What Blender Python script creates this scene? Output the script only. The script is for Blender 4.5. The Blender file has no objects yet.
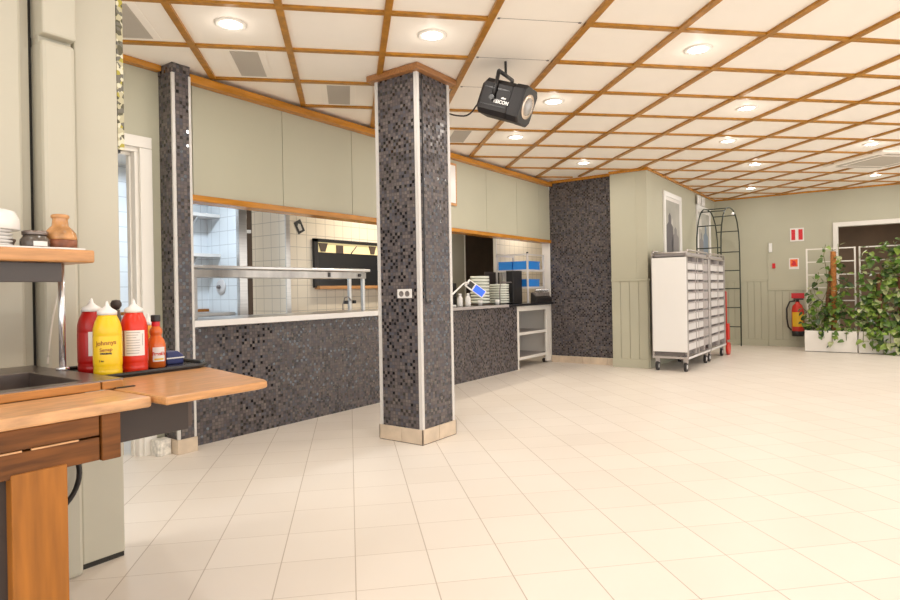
import bpy, bmesh, math, random
from mathutils import Vector, Matrix
random.seed(7)
PI = math.pi
S2 = math.sqrt(.5)
C = bpy.context.scene.collection
sc = bpy.context.scene

# ------------------------------------------------------------------ materials
def nt(name):
    m = bpy.data.materials.new(name); m.use_nodes = True
    t = m.node_tree
    return m, t, t.nodes['Principled BSDF']
def mat(name, col, rough=.5, metal=0, spec=.5, noise=0, nscale=20, bump=0, trans=0, alpha=1, stretch=None, coat=0):
    m, t, b = nt(name)
    b.inputs['Base Color'].default_value = (*col, 1)
    b.inputs['Roughness'].default_value = rough
    b.inputs['Metallic'].default_value = metal
    b.inputs['Specular IOR Level'].default_value = spec
    b.inputs['Transmission Weight'].default_value = trans
    b.inputs['Alpha'].default_value = alpha
    b.inputs['Coat Weight'].default_value = coat
    if noise or bump:
        tc = t.nodes.new('ShaderNodeTexCoord'); mp = t.nodes.new('ShaderNodeMapping')
        mp.inputs['Scale'].default_value = stretch or (1, 1, 1)
        n = t.nodes.new('ShaderNodeTexNoise'); n.inputs['Scale'].default_value = nscale; n.inputs['Detail'].default_value = 5
        t.links.new(tc.outputs['Object'], mp.inputs[0]); t.links.new(mp.outputs[0], n.inputs['Vector'])
        if noise:
            r = t.nodes.new('ShaderNodeValToRGB')
            lo = [max(0, c * (1 - noise)) for c in col]; hi = [min(1, c * (1 + noise)) for c in col]
            r.color_ramp.elements[0].position = .3; r.color_ramp.elements[1].position = .7
            r.color_ramp.elements[0].color = (*lo, 1); r.color_ramp.elements[1].color = (*hi, 1)
            t.links.new(n.outputs['Fac'], r.inputs[0]); t.links.new(r.outputs[0], b.inputs['Base Color'])
        if bump:
            bp = t.nodes.new('ShaderNodeBump'); bp.inputs['Strength'].default_value = bump; bp.inputs['Distance'].default_value = .01
            t.links.new(n.outputs['Fac'], bp.inputs['Height']); t.links.new(bp.outputs[0], b.inputs['Normal'])
    return m
def emis(name, col, s):
    m, t, b = nt(name)
    b.inputs['Base Color'].default_value = (*col, 1)
    b.inputs['Emission Color'].default_value = (*col, 1); b.inputs['Emission Strength'].default_value = s
    return m
def math_node(t, op, a, b=None):
    n = t.nodes.new('ShaderNodeMath'); n.operation = op
    for i, v in enumerate((a, b)):
        if v is None: continue
        if isinstance(v, (int, float)): n.inputs[i].default_value = v
        else: t.links.new(v, n.inputs[i])
    return n.outputs[0]
def floor_mat():
    m, t, b = nt('floor_tile')
    g = t.nodes.new('ShaderNodeNewGeometry'); s = t.nodes.new('ShaderNodeSeparateXYZ'); t.links.new(g.outputs['Position'], s.inputs[0])
    a = math_node(t, 'MULTIPLY', math_node(t, 'SUBTRACT', s.outputs[0], s.outputs[1]), S2)
    c = math_node(t, 'MULTIPLY', math_node(t, 'ADD', s.outputs[0], s.outputs[1]), S2)
    a = math_node(t, 'DIVIDE', math_node(t, 'SUBTRACT', a, .0043), .3)
    c = math_node(t, 'DIVIDE', math_node(t, 'SUBTRACT', c, .1737), .3)
    def edge(v):
        f = math_node(t, 'FRACT', v); return math_node(t, 'MINIMUM', f, math_node(t, 'SUBTRACT', 1, f))
    e = math_node(t, 'LESS_THAN', edge(a), .0075); e2 = math_node(t, 'MULTIPLY', math_node(t, 'LESS_THAN', edge(c), .006), .75)
    gm = math_node(t, 'MAXIMUM', e, e2)
    cmb = t.nodes.new('ShaderNodeCombineXYZ')
    t.links.new(math_node(t, 'FLOOR', a), cmb.inputs[0]); t.links.new(math_node(t, 'FLOOR', c), cmb.inputs[1])
    wn = t.nodes.new('ShaderNodeTexWhiteNoise'); t.links.new(cmb.outputs[0], wn.inputs['Vector'])
    no = t.nodes.new('ShaderNodeTexNoise'); no.inputs['Scale'].default_value = 3; no.inputs['Detail'].default_value = 6
    t.links.new(g.outputs['Position'], no.inputs['Vector'])
    v = math_node(t, 'ADD', math_node(t, 'MULTIPLY', wn.outputs['Value'], .5), math_node(t, 'MULTIPLY', no.outputs['Fac'], .5))
    r = t.nodes.new('ShaderNodeValToRGB')
    r.color_ramp.elements[0].color = (.755, .685, .605, 1); r.color_ramp.elements[1].color = (.82, .755, .68, 1)
    t.links.new(v, r.inputs[0])
    mx = t.nodes.new('ShaderNodeMix'); mx.data_type = 'RGBA'
    mx.inputs['B'].default_value = (.42, .34, .26, 1)
    t.links.new(math_node(t, 'MULTIPLY', gm, .8), mx.inputs['Factor']); t.links.new(r.outputs[0], mx.inputs['A'])
    t.links.new(mx.outputs['Result'], b.inputs['Base Color'])
    b.inputs['Roughness'].default_value = .42
    return m
def grid_tile(name, tile, pitch, dark=.45, gw=.03, rough=.2):
    """square wall tiles with thin grout, running u = x + y and z"""
    m, t, b = nt(name)
    g = t.nodes.new('ShaderNodeNewGeometry'); s = t.nodes.new('ShaderNodeSeparateXYZ'); t.links.new(g.outputs['Position'], s.inputs[0])
    u = math_node(t, 'DIVIDE', math_node(t, 'ADD', s.outputs[0], s.outputs[1]), pitch)
    v = math_node(t, 'DIVIDE', s.outputs[2], pitch)
    def edge(q):
        f = math_node(t, 'FRACT', q); return math_node(t, 'MINIMUM', f, math_node(t, 'SUBTRACT', 1, f))
    gm = math_node(t, 'LESS_THAN', math_node(t, 'MINIMUM', edge(u), edge(v)), gw)
    mx = t.nodes.new('ShaderNodeMix'); mx.data_type = 'RGBA'
    mx.inputs['A'].default_value = (*tile, 1); mx.inputs['B'].default_value = (*[c * dark for c in tile], 1)
    t.links.new(gm, mx.inputs['Factor']); t.links.new(mx.outputs['Result'], b.inputs['Base Color'])
    b.inputs['Roughness'].default_value = rough
    return m
def mosaic(name='glass_mosaic', pitch=.0245):
    m, t, b = nt(name)
    g = t.nodes.new('ShaderNodeNewGeometry'); s = t.nodes.new('ShaderNodeSeparateXYZ'); t.links.new(g.outputs['Position'], s.inputs[0])
    u = math_node(t, 'DIVIDE', math_node(t, 'ADD', math_node(t, 'ADD', s.outputs[0], s.outputs[1]), .0031), pitch)
    v = math_node(t, 'DIVIDE', math_node(t, 'ADD', s.outputs[2], .0023), pitch)
    def edge(q):
        f = math_node(t, 'FRACT', q); return math_node(t, 'MINIMUM', f, math_node(t, 'SUBTRACT', 1, f))
    gm = math_node(t, 'LESS_THAN', math_node(t, 'MINIMUM', edge(u), edge(v)), .08)
    fu, fv = math_node(t, 'FLOOR', u), math_node(t, 'FLOOR', v)
    cmb = t.nodes.new('ShaderNodeCombineXYZ'); t.links.new(fu, cmb.inputs[0]); t.links.new(fv, cmb.inputs[1])
    wn = t.nodes.new('ShaderNodeTexWhiteNoise'); t.links.new(cmb.outputs[0], wn.inputs['Vector'])
    sp = t.nodes.new('ShaderNodeSeparateColor'); t.links.new(wn.outputs['Color'], sp.inputs[0])
    r = t.nodes.new('ShaderNodeValToRGB'); cr = r.color_ramp; cr.interpolation = 'CONSTANT'
    cols = [(0, (.062, .055, .062)), (.2, (.098, .082, .086)), (.45, (.125, .104, .102)), (.72, (.085, .083, .100)), (.86, (.16, .135, .125))]
    cr.elements[0].color = (*cols[0][1], 1); cr.elements[1].position = cols[1][0]; cr.elements[1].color = (*cols[1][1], 1)
    for p, c in cols[2:]:
        e = cr.elements.new(p); e.color = (*c, 1)
    t.links.new(wn.outputs['Value'], r.inputs[0])
    # about one tile in five, never two side by side, is near-black mirror glass
    par = math_node(t, 'LESS_THAN', math_node(t, 'MODULO', math_node(t, 'ADD', math_node(t, 'ADD', fu, fv), 1000), 2), .5)
    shiny = math_node(t, 'MULTIPLY', math_node(t, 'MULTIPLY', par, math_node(t, 'LESS_THAN', sp.outputs[0], .42)), math_node(t, 'SUBTRACT', 1, gm))
    mx = t.nodes.new('ShaderNodeMix'); mx.data_type = 'RGBA'; mx.inputs['B'].default_value = (.085, .072, .068, 1)
    t.links.new(gm, mx.inputs['Factor']); t.links.new(r.outputs[0], mx.inputs['A'])
    m2 = t.nodes.new('ShaderNodeMix'); m2.data_type = 'RGBA'; m2.inputs['B'].default_value = (.008, .008, .010, 1)
    t.links.new(shiny, m2.inputs['Factor']); t.links.new(mx.outputs['Result'], m2.inputs['A'])
    t.links.new(m2.outputs['Result'], b.inputs['Base Color'])
    # each little glass tile sits at a slightly different angle
    vm = t.nodes.new('ShaderNodeVectorMath'); vm.operation = 'SUBTRACT'; vm.inputs[1].default_value = (.5, .5, .5)
    t.links.new(wn.outputs['Color'], vm.inputs[0])
    vs = t.nodes.new('ShaderNodeVectorMath'); vs.operation = 'SCALE'; vs.inputs['Scale'].default_value = .22
    t.links.new(vm.outputs[0], vs.inputs[0])
    va = t.nodes.new('ShaderNodeVectorMath'); va.operation = 'ADD'
    t.links.new(g.outputs['Normal'], va.inputs[0]); t.links.new(vs.outputs[0], va.inputs[1])
    vn = t.nodes.new('ShaderNodeVectorMath'); vn.operation = 'NORMALIZE'; t.links.new(va.outputs[0], vn.inputs[0])
    t.links.new(vn.outputs[0], b.inputs['Normal'])
    t.links.new(math_node(t, 'SUBTRACT', .34, math_node(t, 'MULTIPLY', shiny, .22)), b.inputs['Roughness'])
    t.links.new(math_node(t, 'ADD', .3, math_node(t, 'MULTIPLY', shiny, .7)), b.inputs['Specular IOR Level'])
    return m

M = dict(
    floor=floor_mat(), mosaic=mosaic(),
    ceil=mat('ceiling_panel', (.94, .88, .80), .6, noise=.02, nscale=2),
    wood=mat('batten_wood', (.40, .175, .016), .32, noise=.25, nscale=6, stretch=(3, 3, 12)),
    trimwood=mat('varnished_wood', (.50, .205, .022), .25, noise=.2, nscale=5, stretch=(1, 8, 8)),
    capwood=mat('cap_wood', (.34, .15, .05), .35, noise=.25, nscale=8, stretch=(1, 8, 8)),
    sage=mat('sage_paint', (.475, .455, .345), .5, noise=.03, nscale=1.5),
    sage2=mat('sage_paint_cream', (.53, .50, .405), .5, noise=.03, nscale=1.5),
    gap=mat('gap_dark', (.03, .027, .022), .8),
    trimgrey=mat('trim_strip', (.62, .59, .56), .3),
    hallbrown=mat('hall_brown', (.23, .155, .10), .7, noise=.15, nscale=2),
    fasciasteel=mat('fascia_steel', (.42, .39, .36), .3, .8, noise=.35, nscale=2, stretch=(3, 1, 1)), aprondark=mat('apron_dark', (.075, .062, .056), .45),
    white=mat('white_paint', (.80, .76, .70), .35), whiteplastic=mat('white_plastic', (.82, .80, .77), .3),
    basetile=mat('base_tile', (.62, .50, .375), .4, noise=.12, nscale=9),
    ktile=grid_tile('kitchen_tile', (.84, .76, .63), .15, .62, .022), btile=grid_tile('alcove_tile', (.78, .82, .85), .15, .68, .022),
    steel=mat('steel', (.62, .60, .58), .28, .9, noise=.08, nscale=4, stretch=(1, 1, 20)),
    chrome=mat('chrome', (.80, .82, .86), .22, .85), darksteel=mat('dark_steel', (.23, .19, .17), .3, .8, noise=.15, nscale=5),
    black=mat('black_plastic', (.018, .016, .016), .4), blackgloss=mat('black_gloss', (.02, .02, .022), .2),
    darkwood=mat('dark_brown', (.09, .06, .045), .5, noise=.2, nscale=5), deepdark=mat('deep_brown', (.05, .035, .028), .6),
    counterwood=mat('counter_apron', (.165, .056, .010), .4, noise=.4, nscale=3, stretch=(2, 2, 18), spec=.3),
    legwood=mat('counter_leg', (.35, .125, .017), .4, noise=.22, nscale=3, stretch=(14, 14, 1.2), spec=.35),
    board=mat('beech_board', (.55, .27, .10), .35, noise=.18, nscale=7, stretch=(1.5, 9, 9), coat=.15),
    boardpale=mat('pale_board', (.60, .325, .15), .35, noise=.22, nscale=16, stretch=(1, 3, 3), coat=.2),
    lipwood=mat('lip_wood', (.48, .20, .045), .35, noise=.2, nscale=6, stretch=(1, 9, 9)),
    red=mat('ketchup_red', (.44, .008, .005), .28), redorange=mat('tomato_red', (.70, .028, .008), .28),
    yellow=mat('mustard_yellow', (.86, .56, .012), .28), orange=mat('dressing_orange', (.80, .36, .02), .3),
    hot=mat('hot_sauce', (.66, .13, .015), .18, coat=.5), label=mat('paper_label', (.80, .76, .72), .5),
    print_grey=mat('print_grey', (.38, .36, .36), .6), print_brown=mat('print_brown', (.34, .10, .02), .6), print_red=mat('print_red', (.62, .05, .03), .5),
    navy=mat('navy_packet', (.022, .03, .13), .4), amber=mat('amber_glass', (.50, .24, .085), .12, coat=.6, noise=.5, nscale=22),
    jarbrown=mat('spice_brown', (.22, .07, .03), .4, noise=.3, nscale=40), jardark=mat('smoked_jar', (.10, .08, .065), .2, coat=.4),
    porcelain=mat('porcelain', (.82, .79, .76), .22), plate=mat('plate_glaze', (.72, .74, .66), .25), groove=mat('plate_rim', (.52, .55, .47), .35),
    bluebin=mat('blue_bin', (.02, .25, .78), .35), bluescreen=emis('blue_screen', (.02, .10, .75), .7),
    greyplast=mat('grey_plastic', (.40, .36, .35), .45), palegrey=mat('pale_grey_plastic', (.66, .63, .62), .4), slotdark=mat('slot_grey', (.19, .165, .155), .6),
    trolleymetal=mat('trolley_metal', (.50, .46, .44), .3, .6), rubber=mat('rubber', (.03, .028, .028), .7),
    redpaint=mat('red_paint', (.62, .03, .015), .3), green_iron=mat('dark_iron', (.035, .045, .032), .5),
    signred=mat('sign_red', (.62, .012, .02), .4), signorange=mat('sign_orange', (.85, .14, .02), .4),
    soil=mat('soil', (.12, .07, .04), .9, noise=.5, nscale=40, bump=.6), moss=mat('coir_pole', (.36, .135, .03), .85, noise=.45, nscale=30, bump=.8), mossdark=mat('coir_pole_dark', (.17, .075, .035), .85, noise=.45, nscale=30, bump=.8),
    leaf=mat('leaf_green', (.085, .17, .022), .38, noise=.3, nscale=8), leaf2=mat('leaf_bright', (.21, .30, .05), .38, noise=.35, nscale=8), leaf3=mat('leaf_dark', (.04, .08, .02), .4), stemm=mat('vine_stem', (.15, .16, .05), .6),
    leafpale=mat('leaf_variegated', (.42, .45, .22), .4, noise=.4, nscale=25),
    ventgrey=mat('vent_grille', (.50, .45, .385), .6), pictgrey=mat('print_backdrop', (.40, .385, .34), .6, noise=.15, nscale=3),
    fig=mat('print_figure', (.13, .12, .125), .6), figblue=mat('print_figure_blue', (.20, .25, .31), .6), figpale=mat('print_highlight', (.55, .52, .47), .6), figmid=mat('print_figure_mid', (.235, .22, .215), .6),
    lens=emis('lamp_glass', (1, .95, .86), 9), lamptrim=mat('lamp_ring', (.82, .78, .72), .3), tube=emis('fluorescent_tube', (.80, .90, 1), 5),
    yellowglow=emis('lit_room_glow', (.80, .66, .34), .5), glass=mat('projector_lens', (.35, .33, .31), .08, coat=1), parch=mat('reflector', (.75, .62, .50), .25, .5),
    projector=mat('projector_body', (.020, .017, .017), .5, spec=.25, noise=.1, nscale=10), yellowlabel=mat('extinguisher_label', (.85, .50, .02), .4),
    peeled=mat('peeling_paint', (.74, .70, .63), .6, noise=.35, nscale=25), ochre=mat('ochre_block', (.55, .36, .09), .6), bluetray=mat('cable_white', (.75, .70, .62), .5),
)
def canvas_mat():
    m, t, b = nt('printed_canvas')
    tc = t.nodes.new('ShaderNodeTexCoord'); v = t.nodes.new('ShaderNodeTexVoronoi'); v.inputs['Scale'].default_value = 60
    t.links.new(tc.outputs['Object'], v.inputs['Vector'])
    s = t.nodes.new('ShaderNodeSeparateColor'); t.links.new(v.outputs['Color'], s.inputs[0])
    r = t.nodes.new('ShaderNodeValToRGB'); cr = r.color_ramp; cr.interpolation = 'CONSTANT'
    cols = [(0, (.10, .09, .05)), (.2, (.50, .46, .30)), (.45, (.42, .36, .05)), (.6, (.70, .66, .50)), (.8, (.16, .15, .12))]
    cr.elements[0].color = (*cols[0][1], 1); cr.elements[1].position = .2; cr.elements[1].color = (*cols[1][1], 1)
    for p, c in cols[2:]: cr.elements.new(p).color = (*c, 1)
    t.links.new(s.outputs[0], r.inputs[0]); t.links.new(r.outputs[0], b.inputs['Base Color'])
    return m
M['canvas'] = canvas_mat()

# ------------------------------------------------------------------ mesh builder
class MB:
    def __init__(s): s.bm = bmesh.new(); s.mi = 0
    def face(s, vs, smooth=False):
        try: f = s.bm.faces.new(vs)
        except ValueError: return None
        f.material_index = s.mi; f.smooth = smooth; return f
    def poly(s, pts): s.face([s.bm.verts.new(p) for p in pts]); return s
    def box(s, x0, x1, y0, y1, z0, z1, bev=0, mtx=None, seg=2):
        b = bmesh.new()
        v = [b.verts.new((x, y, z)) for x in (x0, x1) for y in (y0, y1) for z in (z0, z1)]
        for q in ((0, 1, 3, 2), (4, 6, 7, 5), (0, 4, 5, 1), (2, 3, 7, 6), (0, 2, 6, 4), (1, 5, 7, 3)):
            b.faces.new([v[i] for i in q])
        if bev: bmesh.ops.bevel(b, geom=b.edges[:], offset=bev, segments=seg, affect='EDGES', profile=.5)
        return s._merge(b, mtx)
    def _merge(s, b, mtx=None):
        mp = {}
        for v in b.verts: mp[v] = s.bm.verts.new(mtx @ v.co if mtx else v.co)
        for f in b.faces:
            g = s.face([mp[v] for v in f.verts])
            if g: g.smooth = f.smooth
        b.free(); return s
    def prism(s, pts, a, b, axis='z', bev=0):
        def P(p, h):
            return {'z': (p[0], p[1], h), 'y': (p[0], h, p[1]), 'x': (h, p[0], p[1])}[axis]
        m = bmesh.new()
        lo = [m.verts.new(P(p, a)) for p in pts]; hi = [m.verts.new(P(p, b)) for p in pts]
        m.faces.new(lo); m.faces.new(hi[::-1]); n = len(pts)
        for i in range(n): m.faces.new((lo[i], hi[i], hi[(i + 1) % n], lo[(i + 1) % n]))
        bmesh.ops.recalc_face_normals(m, faces=m.faces[:])
        if bev: bmesh.ops.bevel(m, geom=m.edges[:], offset=bev, segments=2, affect='EDGES', profile=.5)
        return s._merge(m)
    def lathe(s, prof, c=(0, 0, 0), n=24, mtx=None, cap=True):
        rings = []
        for r, z in prof:
            if r < 1e-6: pts = [Vector((0, 0, z))]
            else: pts = [Vector((r * math.cos(2 * PI * k / n), r * math.sin(2 * PI * k / n), z)) for k in range(n)]
            rings.append([s.bm.verts.new((mtx @ p if mtx else p) + Vector(c)) for p in pts])
        for A, B in zip(rings, rings[1:]):
            for k in range(n):
                q = [A[k % len(A)], A[(k + 1) % len(A)], B[(k + 1) % len(B)], B[k % len(B)]]
                u = []
                for v in q:
                    if v not in u: u.append(v)
                if len(u) > 2: s.face(u, True)
        for R, o in ((rings[0], -1), (rings[-1], 1)) if cap else ():
            if len(R) > 2: s.face(R[::o])
        return s
    def cyl(s, p0, p1, r, n=16, r1=None):
        p0, p1 = Vector(p0), Vector(p1); d = p1 - p0
        q = d.to_track_quat('Z', 'Y').to_matrix().to_4x4()
        return s.lathe([(r, 0), (r if r1 is None else r1, d.length)], p0, n, q)
    def tube(s, path, r, n=8):
        P = [Vector(p) for p in path]; rings = []
        up = Vector((.137, .211, .967))
        for i, p in enumerate(P):
            d = (P[min(i + 1, len(P) - 1)] - P[max(i - 1, 0)]).normalized()
            a = d.cross(up)
            if a.length < .05: a = d.cross(Vector((1, 0, 0)))
            a.normalize(); b = a.cross(d)
            rr = r[i] if isinstance(r, (list, tuple)) else r
            rings.append([s.bm.verts.new(p + a * rr * math.cos(2 * PI * k / n) + b * rr * math.sin(2 * PI * k / n)) for k in range(n)])
        for A, B in zip(rings, rings[1:]):
            for k in range(n): s.face([A[k], A[(k + 1) % n], B[(k + 1) % n], B[k]], True)
        s.face(rings[0][::-1]); s.face(rings[-1]); return s
    def curved(s, c, r, z0, z1, a0, a1, n=12):
        """a thin curved sheet on a round body"""
        lo, hi = [], []
        for k in range(n + 1):
            a = a0 + (a1 - a0) * k / n
            for L, z in ((lo, z0), (hi, z1)): L.append(s.bm.verts.new((c[0] + r * math.cos(a), c[1] + r * math.sin(a), z)))
        for k in range(n): s.face([lo[k], lo[k + 1], hi[k + 1], hi[k]], True)
        return s

ORG = {}
def part(name, mb, mats, parent=None, label=None, local=False):
    org = ORG.get(parent.name, Vector((0, 0, 0))) if parent else Vector((0, 0, 0))
    if not local and org.length:
        bmesh.ops.translate(mb.bm, verts=mb.bm.verts[:], vec=-org)
    bmesh.ops.recalc_face_normals(mb.bm, faces=mb.bm.faces[:])
    me = bpy.data.meshes.new(name); mb.bm.to_mesh(me); mb.bm.free()
    for m in (mats if isinstance(mats, (list, tuple)) else [mats]): me.materials.append(M[m] if isinstance(m, str) else m)
    o = bpy.data.objects.new(name, me); C.objects.link(o)
    if parent: o.parent = parent; ORG[o.name] = org
    if label: o['label'] = label
    return o
def tag(o, label, cat, group=None):
    o['label'] = label; o['category'] = cat
    if group: o['group'] = group
    return o
def thing(name, label, cat, loc=(0, 0, 0), group=None, rot=None):
    o = bpy.data.objects.new(name, None); C.objects.link(o); o.location = loc
    o.empty_display_size = .1
    if rot: o.rotation_euler = rot
    ORG[o.name] = Vector(loc)
    return tag(o, label, cat, group)
def struct(name, mb, mats, parent=None):
    o = part(name, mb, mats, parent)
    if not parent: o['kind'] = 'structure'
    return o
def single(name, mb, mats, label, cat, loc, group=None):
    """a thing that is one mesh; its origin moves to loc"""
    bmesh.ops.translate(mb.bm, verts=mb.bm.verts[:], vec=-Vector(loc))
    o = part(name, mb, mats); o.location = loc; ORG[o.name] = Vector(loc)
    return tag(o, label, cat, group)
def dup(root, loc, label=None, rz=None):
    def cp(o, par):
        c = o.copy(); C.objects.link(c)
        if par: c.parent = par
        for ch in kids.get(o.name, []): cp(ch, c)
        return c
    kids = {}
    for o in C.objects:
        if o.parent: kids.setdefault(o.parent.name, []).append(o)
    r = cp(root, None); r.location = loc; ORG[r.name] = Vector(loc)
    if rz is not None: r.rotation_euler[2] = rz
    if label: r['label'] = label
    return r
def text_mesh(txt, size, bold=0):
    cu = bpy.data.curves.new('t', 'FONT'); cu.body = txt; cu.size = size; cu.align_x = 'CENTER'; cu.align_y = 'CENTER'; cu.offset = bold
    o = bpy.data.objects.new('t', cu); C.objects.link(o)
    me = bpy.data.meshes.new_from_object(o.evaluated_get(bpy.context.evaluated_depsgraph_get()))
    bpy.data.objects.remove(o); bpy.data.curves.remove(cu)
    b = bmesh.new(); b.from_mesh(me); bpy.data.meshes.remove(me)
    return b
def curved_text(mb, txt, size, c, r, z, a, bold=0, slant=0):
    b = text_mesh(txt, size, bold)
    bmesh.ops.subdivide_edges(b, edges=[e for e in b.edges if e.calc_length() > .004], cuts=1)
    for v in b.verts:
        x, y = v.co.x, v.co.y
        an = a + x / r
        v.co = Vector((c[0] + r * math.cos(an), c[1] + r * math.sin(an), z + y + slant * x))
    mb._merge(b)

# ------------------------------------------------------------------ camera
H = 1.105
PHI = .1642 + PI / 4
FW = Vector((math.sin(PHI), math.cos(PHI), 0)); RT = Vector((math.cos(PHI), -math.sin(PHI), 0))
cam = bpy.data.cameras.new('camera'); co = bpy.data.objects.new('camera', cam); C.objects.link(co)
cam.sensor_width = 36; cam.lens = 606.5 / 900 * 36
ROLL = .018
cam.shift_y = -9.4 / 900
co.matrix_world = Matrix.Translation((0, 0, H)) @ Matrix.Rotation(-PHI, 4, 'Z') @ Matrix.Rotation(PI / 2, 4, 'X') @ Matrix.Rotation(-ROLL, 4, 'Z')
cam.clip_start = .05
sc.camera = co

# ------------------------------------------------------------------ setting
CE = 2.73
GC = .6113                                     # ceiling grid cell
struct('floor', MB().box(-2.6, 16, -3.4, 7.5, -.1, 0), 'floor')
struct('ceiling', MB().box(-2.6, 12.45, -3.4, 4.3, CE, CE + .1), 'ceil')

def inside(x, y): return -2.55 < x < 12.3 and -3.35 < y < (4.05 if x < 8.24 else 2.58) and not (x < 1.29 and y > 2.6) or (1.29 <= x < 2.3 and 4.05 <= y < 4.14)
def spans(f, lo, hi, st=.01):
    out, cur = [], None; t = lo
    while t <= hi:
        ok = inside(*f(t))
        if ok: cur = [cur[0], t] if cur else [t, t]
        elif cur: out.append(cur); cur = None
        t += st
    if cur: out.append(cur)
    return [s for s in out if s[1] - s[0] > .03]
A0, B0 = -1.586, 2.915
bat, seam = MB(), MB()
RG = Matrix.Rotation(-PI / 4, 4, 'Z')          # the ceiling grid runs at 45 degrees to the walls
for i in range(-8, 22):
    a = A0 + GC * i
    for t0, t1 in spans(lambda b: ((a + b) * S2, (b - a) * S2), -6, 14):
        bat.box(a - .021, a + .021, t0, t1, CE - .018, CE, mtx=RG)
for j in range(-14, 16):
    b = B0 + GC * j
    for t0, t1 in spans(lambda a: ((a + b) * S2, (b - a) * S2), -8, 14):
        g0, g1 = A0 + GC * 4 + .021, A0 + GC * 5 - .021
        if -2 <= j <= 3 and t0 < g0 < t1:
            bat.box(t0, g0, b - .019, b + .019, CE - .016, CE, mtx=RG)
            if g1 < t1: bat.box(g1, t1, b - .019, b + .019, CE - .016, CE, mtx=RG)
            seam.box(g0 + .03, g1 - .03, b - .002, b + .002, CE - .001, CE, mtx=RG)
            for q in (g0 + .03, g1 - .03): seam.box(q - .008, q + .008, b - .008, b + .008, CE - .004, CE, mtx=RG)
        else: bat.box(t0, t1, b - .019, b + .019, CE - .016, CE, mtx=RG)
struct('trim_1', bat, 'wood'); struct('trim_2', seam, 'slotdark')

# bulkhead above the serving opening: sage boards with thin seams
w = MB(); w.mi = 1; w.box(2.46, 8.37, 4.13, 4.25, 1.84, CE); w.mi = 0
xs = [2.46, 2.529, 3.351, 4.17, 4.99, 5.78, 6.576, 7.36, 8.02, 8.37]
for p, q in zip(xs, xs[1:]): w.box(p + .003, q - .003, 4.11, 4.13, 1.84, CE - .006)
struct('wall_back', w, ['sage', 'gap'])
struct('trim_3', MB().box(2.45, 8.33, 4.035, 4.11, 2.642, 2.70, .004), 'trimwood')
struct('trim_4', MB().box(2.46, 8.37, 4.085, 4.25, 1.795, 1.84, .004), 'trimwood')
# tiled half wall below the counter
struct('wall_counter', MB().box(2.447, 7.315, 4.11, 4.22, 0, .868), 'mosaic')
struct('trim_5', MB().box(7.315, 7.345, 4.105, 4.225, 0, .87, .003), 'white')
# wall left of the small column with the door
w = MB(); w.box(.6, 2.17, 4.18, 4.30, 2.14, CE).box(2.17, 2.455, 4.18, 4.30, 0, CE)
struct('wall_left_back', w, 'sage')
struct('trim_6', MB().box(1.3, 2.31, 4.12, 4.18, 2.69, CE, .004), 'trimwood')
d = MB()
d.box(2.165, 2.25, 4.155, 4.18, 0, 2.13, .003).box(.9, 2.25, 4.155, 4.18, 2.132, 2.21, .003)
d.box(2.14, 2.17, 4.182, 4.30, 0, 2.10).box(.9, 2.17, 4.182, 4.30, 2.102, 2.135).box(2.125, 2.139, 4.23, 4.27, 0, 2.08, .002).box(.9, 2.139, 4.23, 4.27, 2.081, 2.101, .002)
d = struct('door_1', d, 'white')
# boarded wall close on the left, the end of which closes the serving area
w = MB()
w.box(-2.6, .935, 2.65, 2.80, 0, CE, .012).box(.93, .97, 2.685, 2.80, 0, CE)
w.box(1.12, 1.288, 2.65, 2.80, 0.02, CE, .006).box(1.09, 1.135, 2.675, 2.80, 0, CE)
w.box(.985, 1.105, 2.60, 2.80, 0, 2.10, .016).box(.988, 1.102, 2.64, 2.80, 2.08, 2.15).box(.985, 1.105, 2.59, 2.80, 2.118, CE, .008)
w.mi = 1; w.box(.968, .987, 2.70, 2.80, 0, CE).box(1.118, 1.285, 2.655, 2.79, 0, .02)
struct('wall_left', w, ['sage2', 'gap'])
# right hand walls
def wainscot(mb, axis, p, lo, hi, z0, z1, pitch=.115, d=.012):
    n = max(1, round((hi - lo) / pitch)); st = (hi - lo) / n
    for k in range(n):
        a, b = lo + k * st + .004, lo + (k + 1) * st - .004
        if axis == 'x': mb.box(p - d, p, a, b, z0, z1, .003, seg=1)
        else: mb.box(a, b, p - d, p, z0, z1, .003, seg=1)
    if axis == 'x': mb.box(p - d - .012, p, lo, hi, z1, z1 + .03, .004).box(p - d - .006, p, lo, hi, 0, z0, .004)
    else: mb.box(lo, hi, p - d - .012, p, z1, z1 + .03, .004).box(lo, hi, p - d - .006, p, 0, z0, .004)
    return mb
struct('wall_mosaic', MB().box(8.37, 8.5, 3.1, 4.11, .1, 2.70), 'mosaic')
w = MB()
for k in range(8): w.box(8.355, 8.37, 3.112 + k * .125, 3.112 + (k + 1) * .125 - .003, 0, .1, .002)
struct('baseboard_mosaic', w, 'basetile')
struct('trim_7', MB().box(8.34, 8.38, 3.1, 4.1, 2.69, CE, .004), 'trimwood')
w = MB().box(8.25, 8.5, 2.6, 3.11, 0, CE)
wainscot(w, 'x', 8.25, 2.6, 3.11, .12, 1.19); w.box(8.245, 8.25, 2.75, 3.11, 1.22, CE)
struct('wall_end', w, 'sage')
w = MB().box(8.5, 12.3, 2.6, 2.75, 0, CE); wainscot(w, 'y', 2.6, 8.25, 12.3, .12, 1.19)
struct('wall_picture', w, 'sage')
struct('trim_8', MB().box(8.23, 12.3, 2.572, 2.6, 2.695, CE, .003).box(8.22, 8.25, 2.572, 3.12, 2.69, CE, .003), 'trimwood')
DY0, DY1, DZ = -1.05, .625, 2.075
w = MB().box(12.3, 12.45, DY1, 2.75, 0, CE).box(12.3, 12.45, -3.4, DY0, 0, CE).box(12.3, 12.45, DY0, DY1, DZ, CE)
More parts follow.
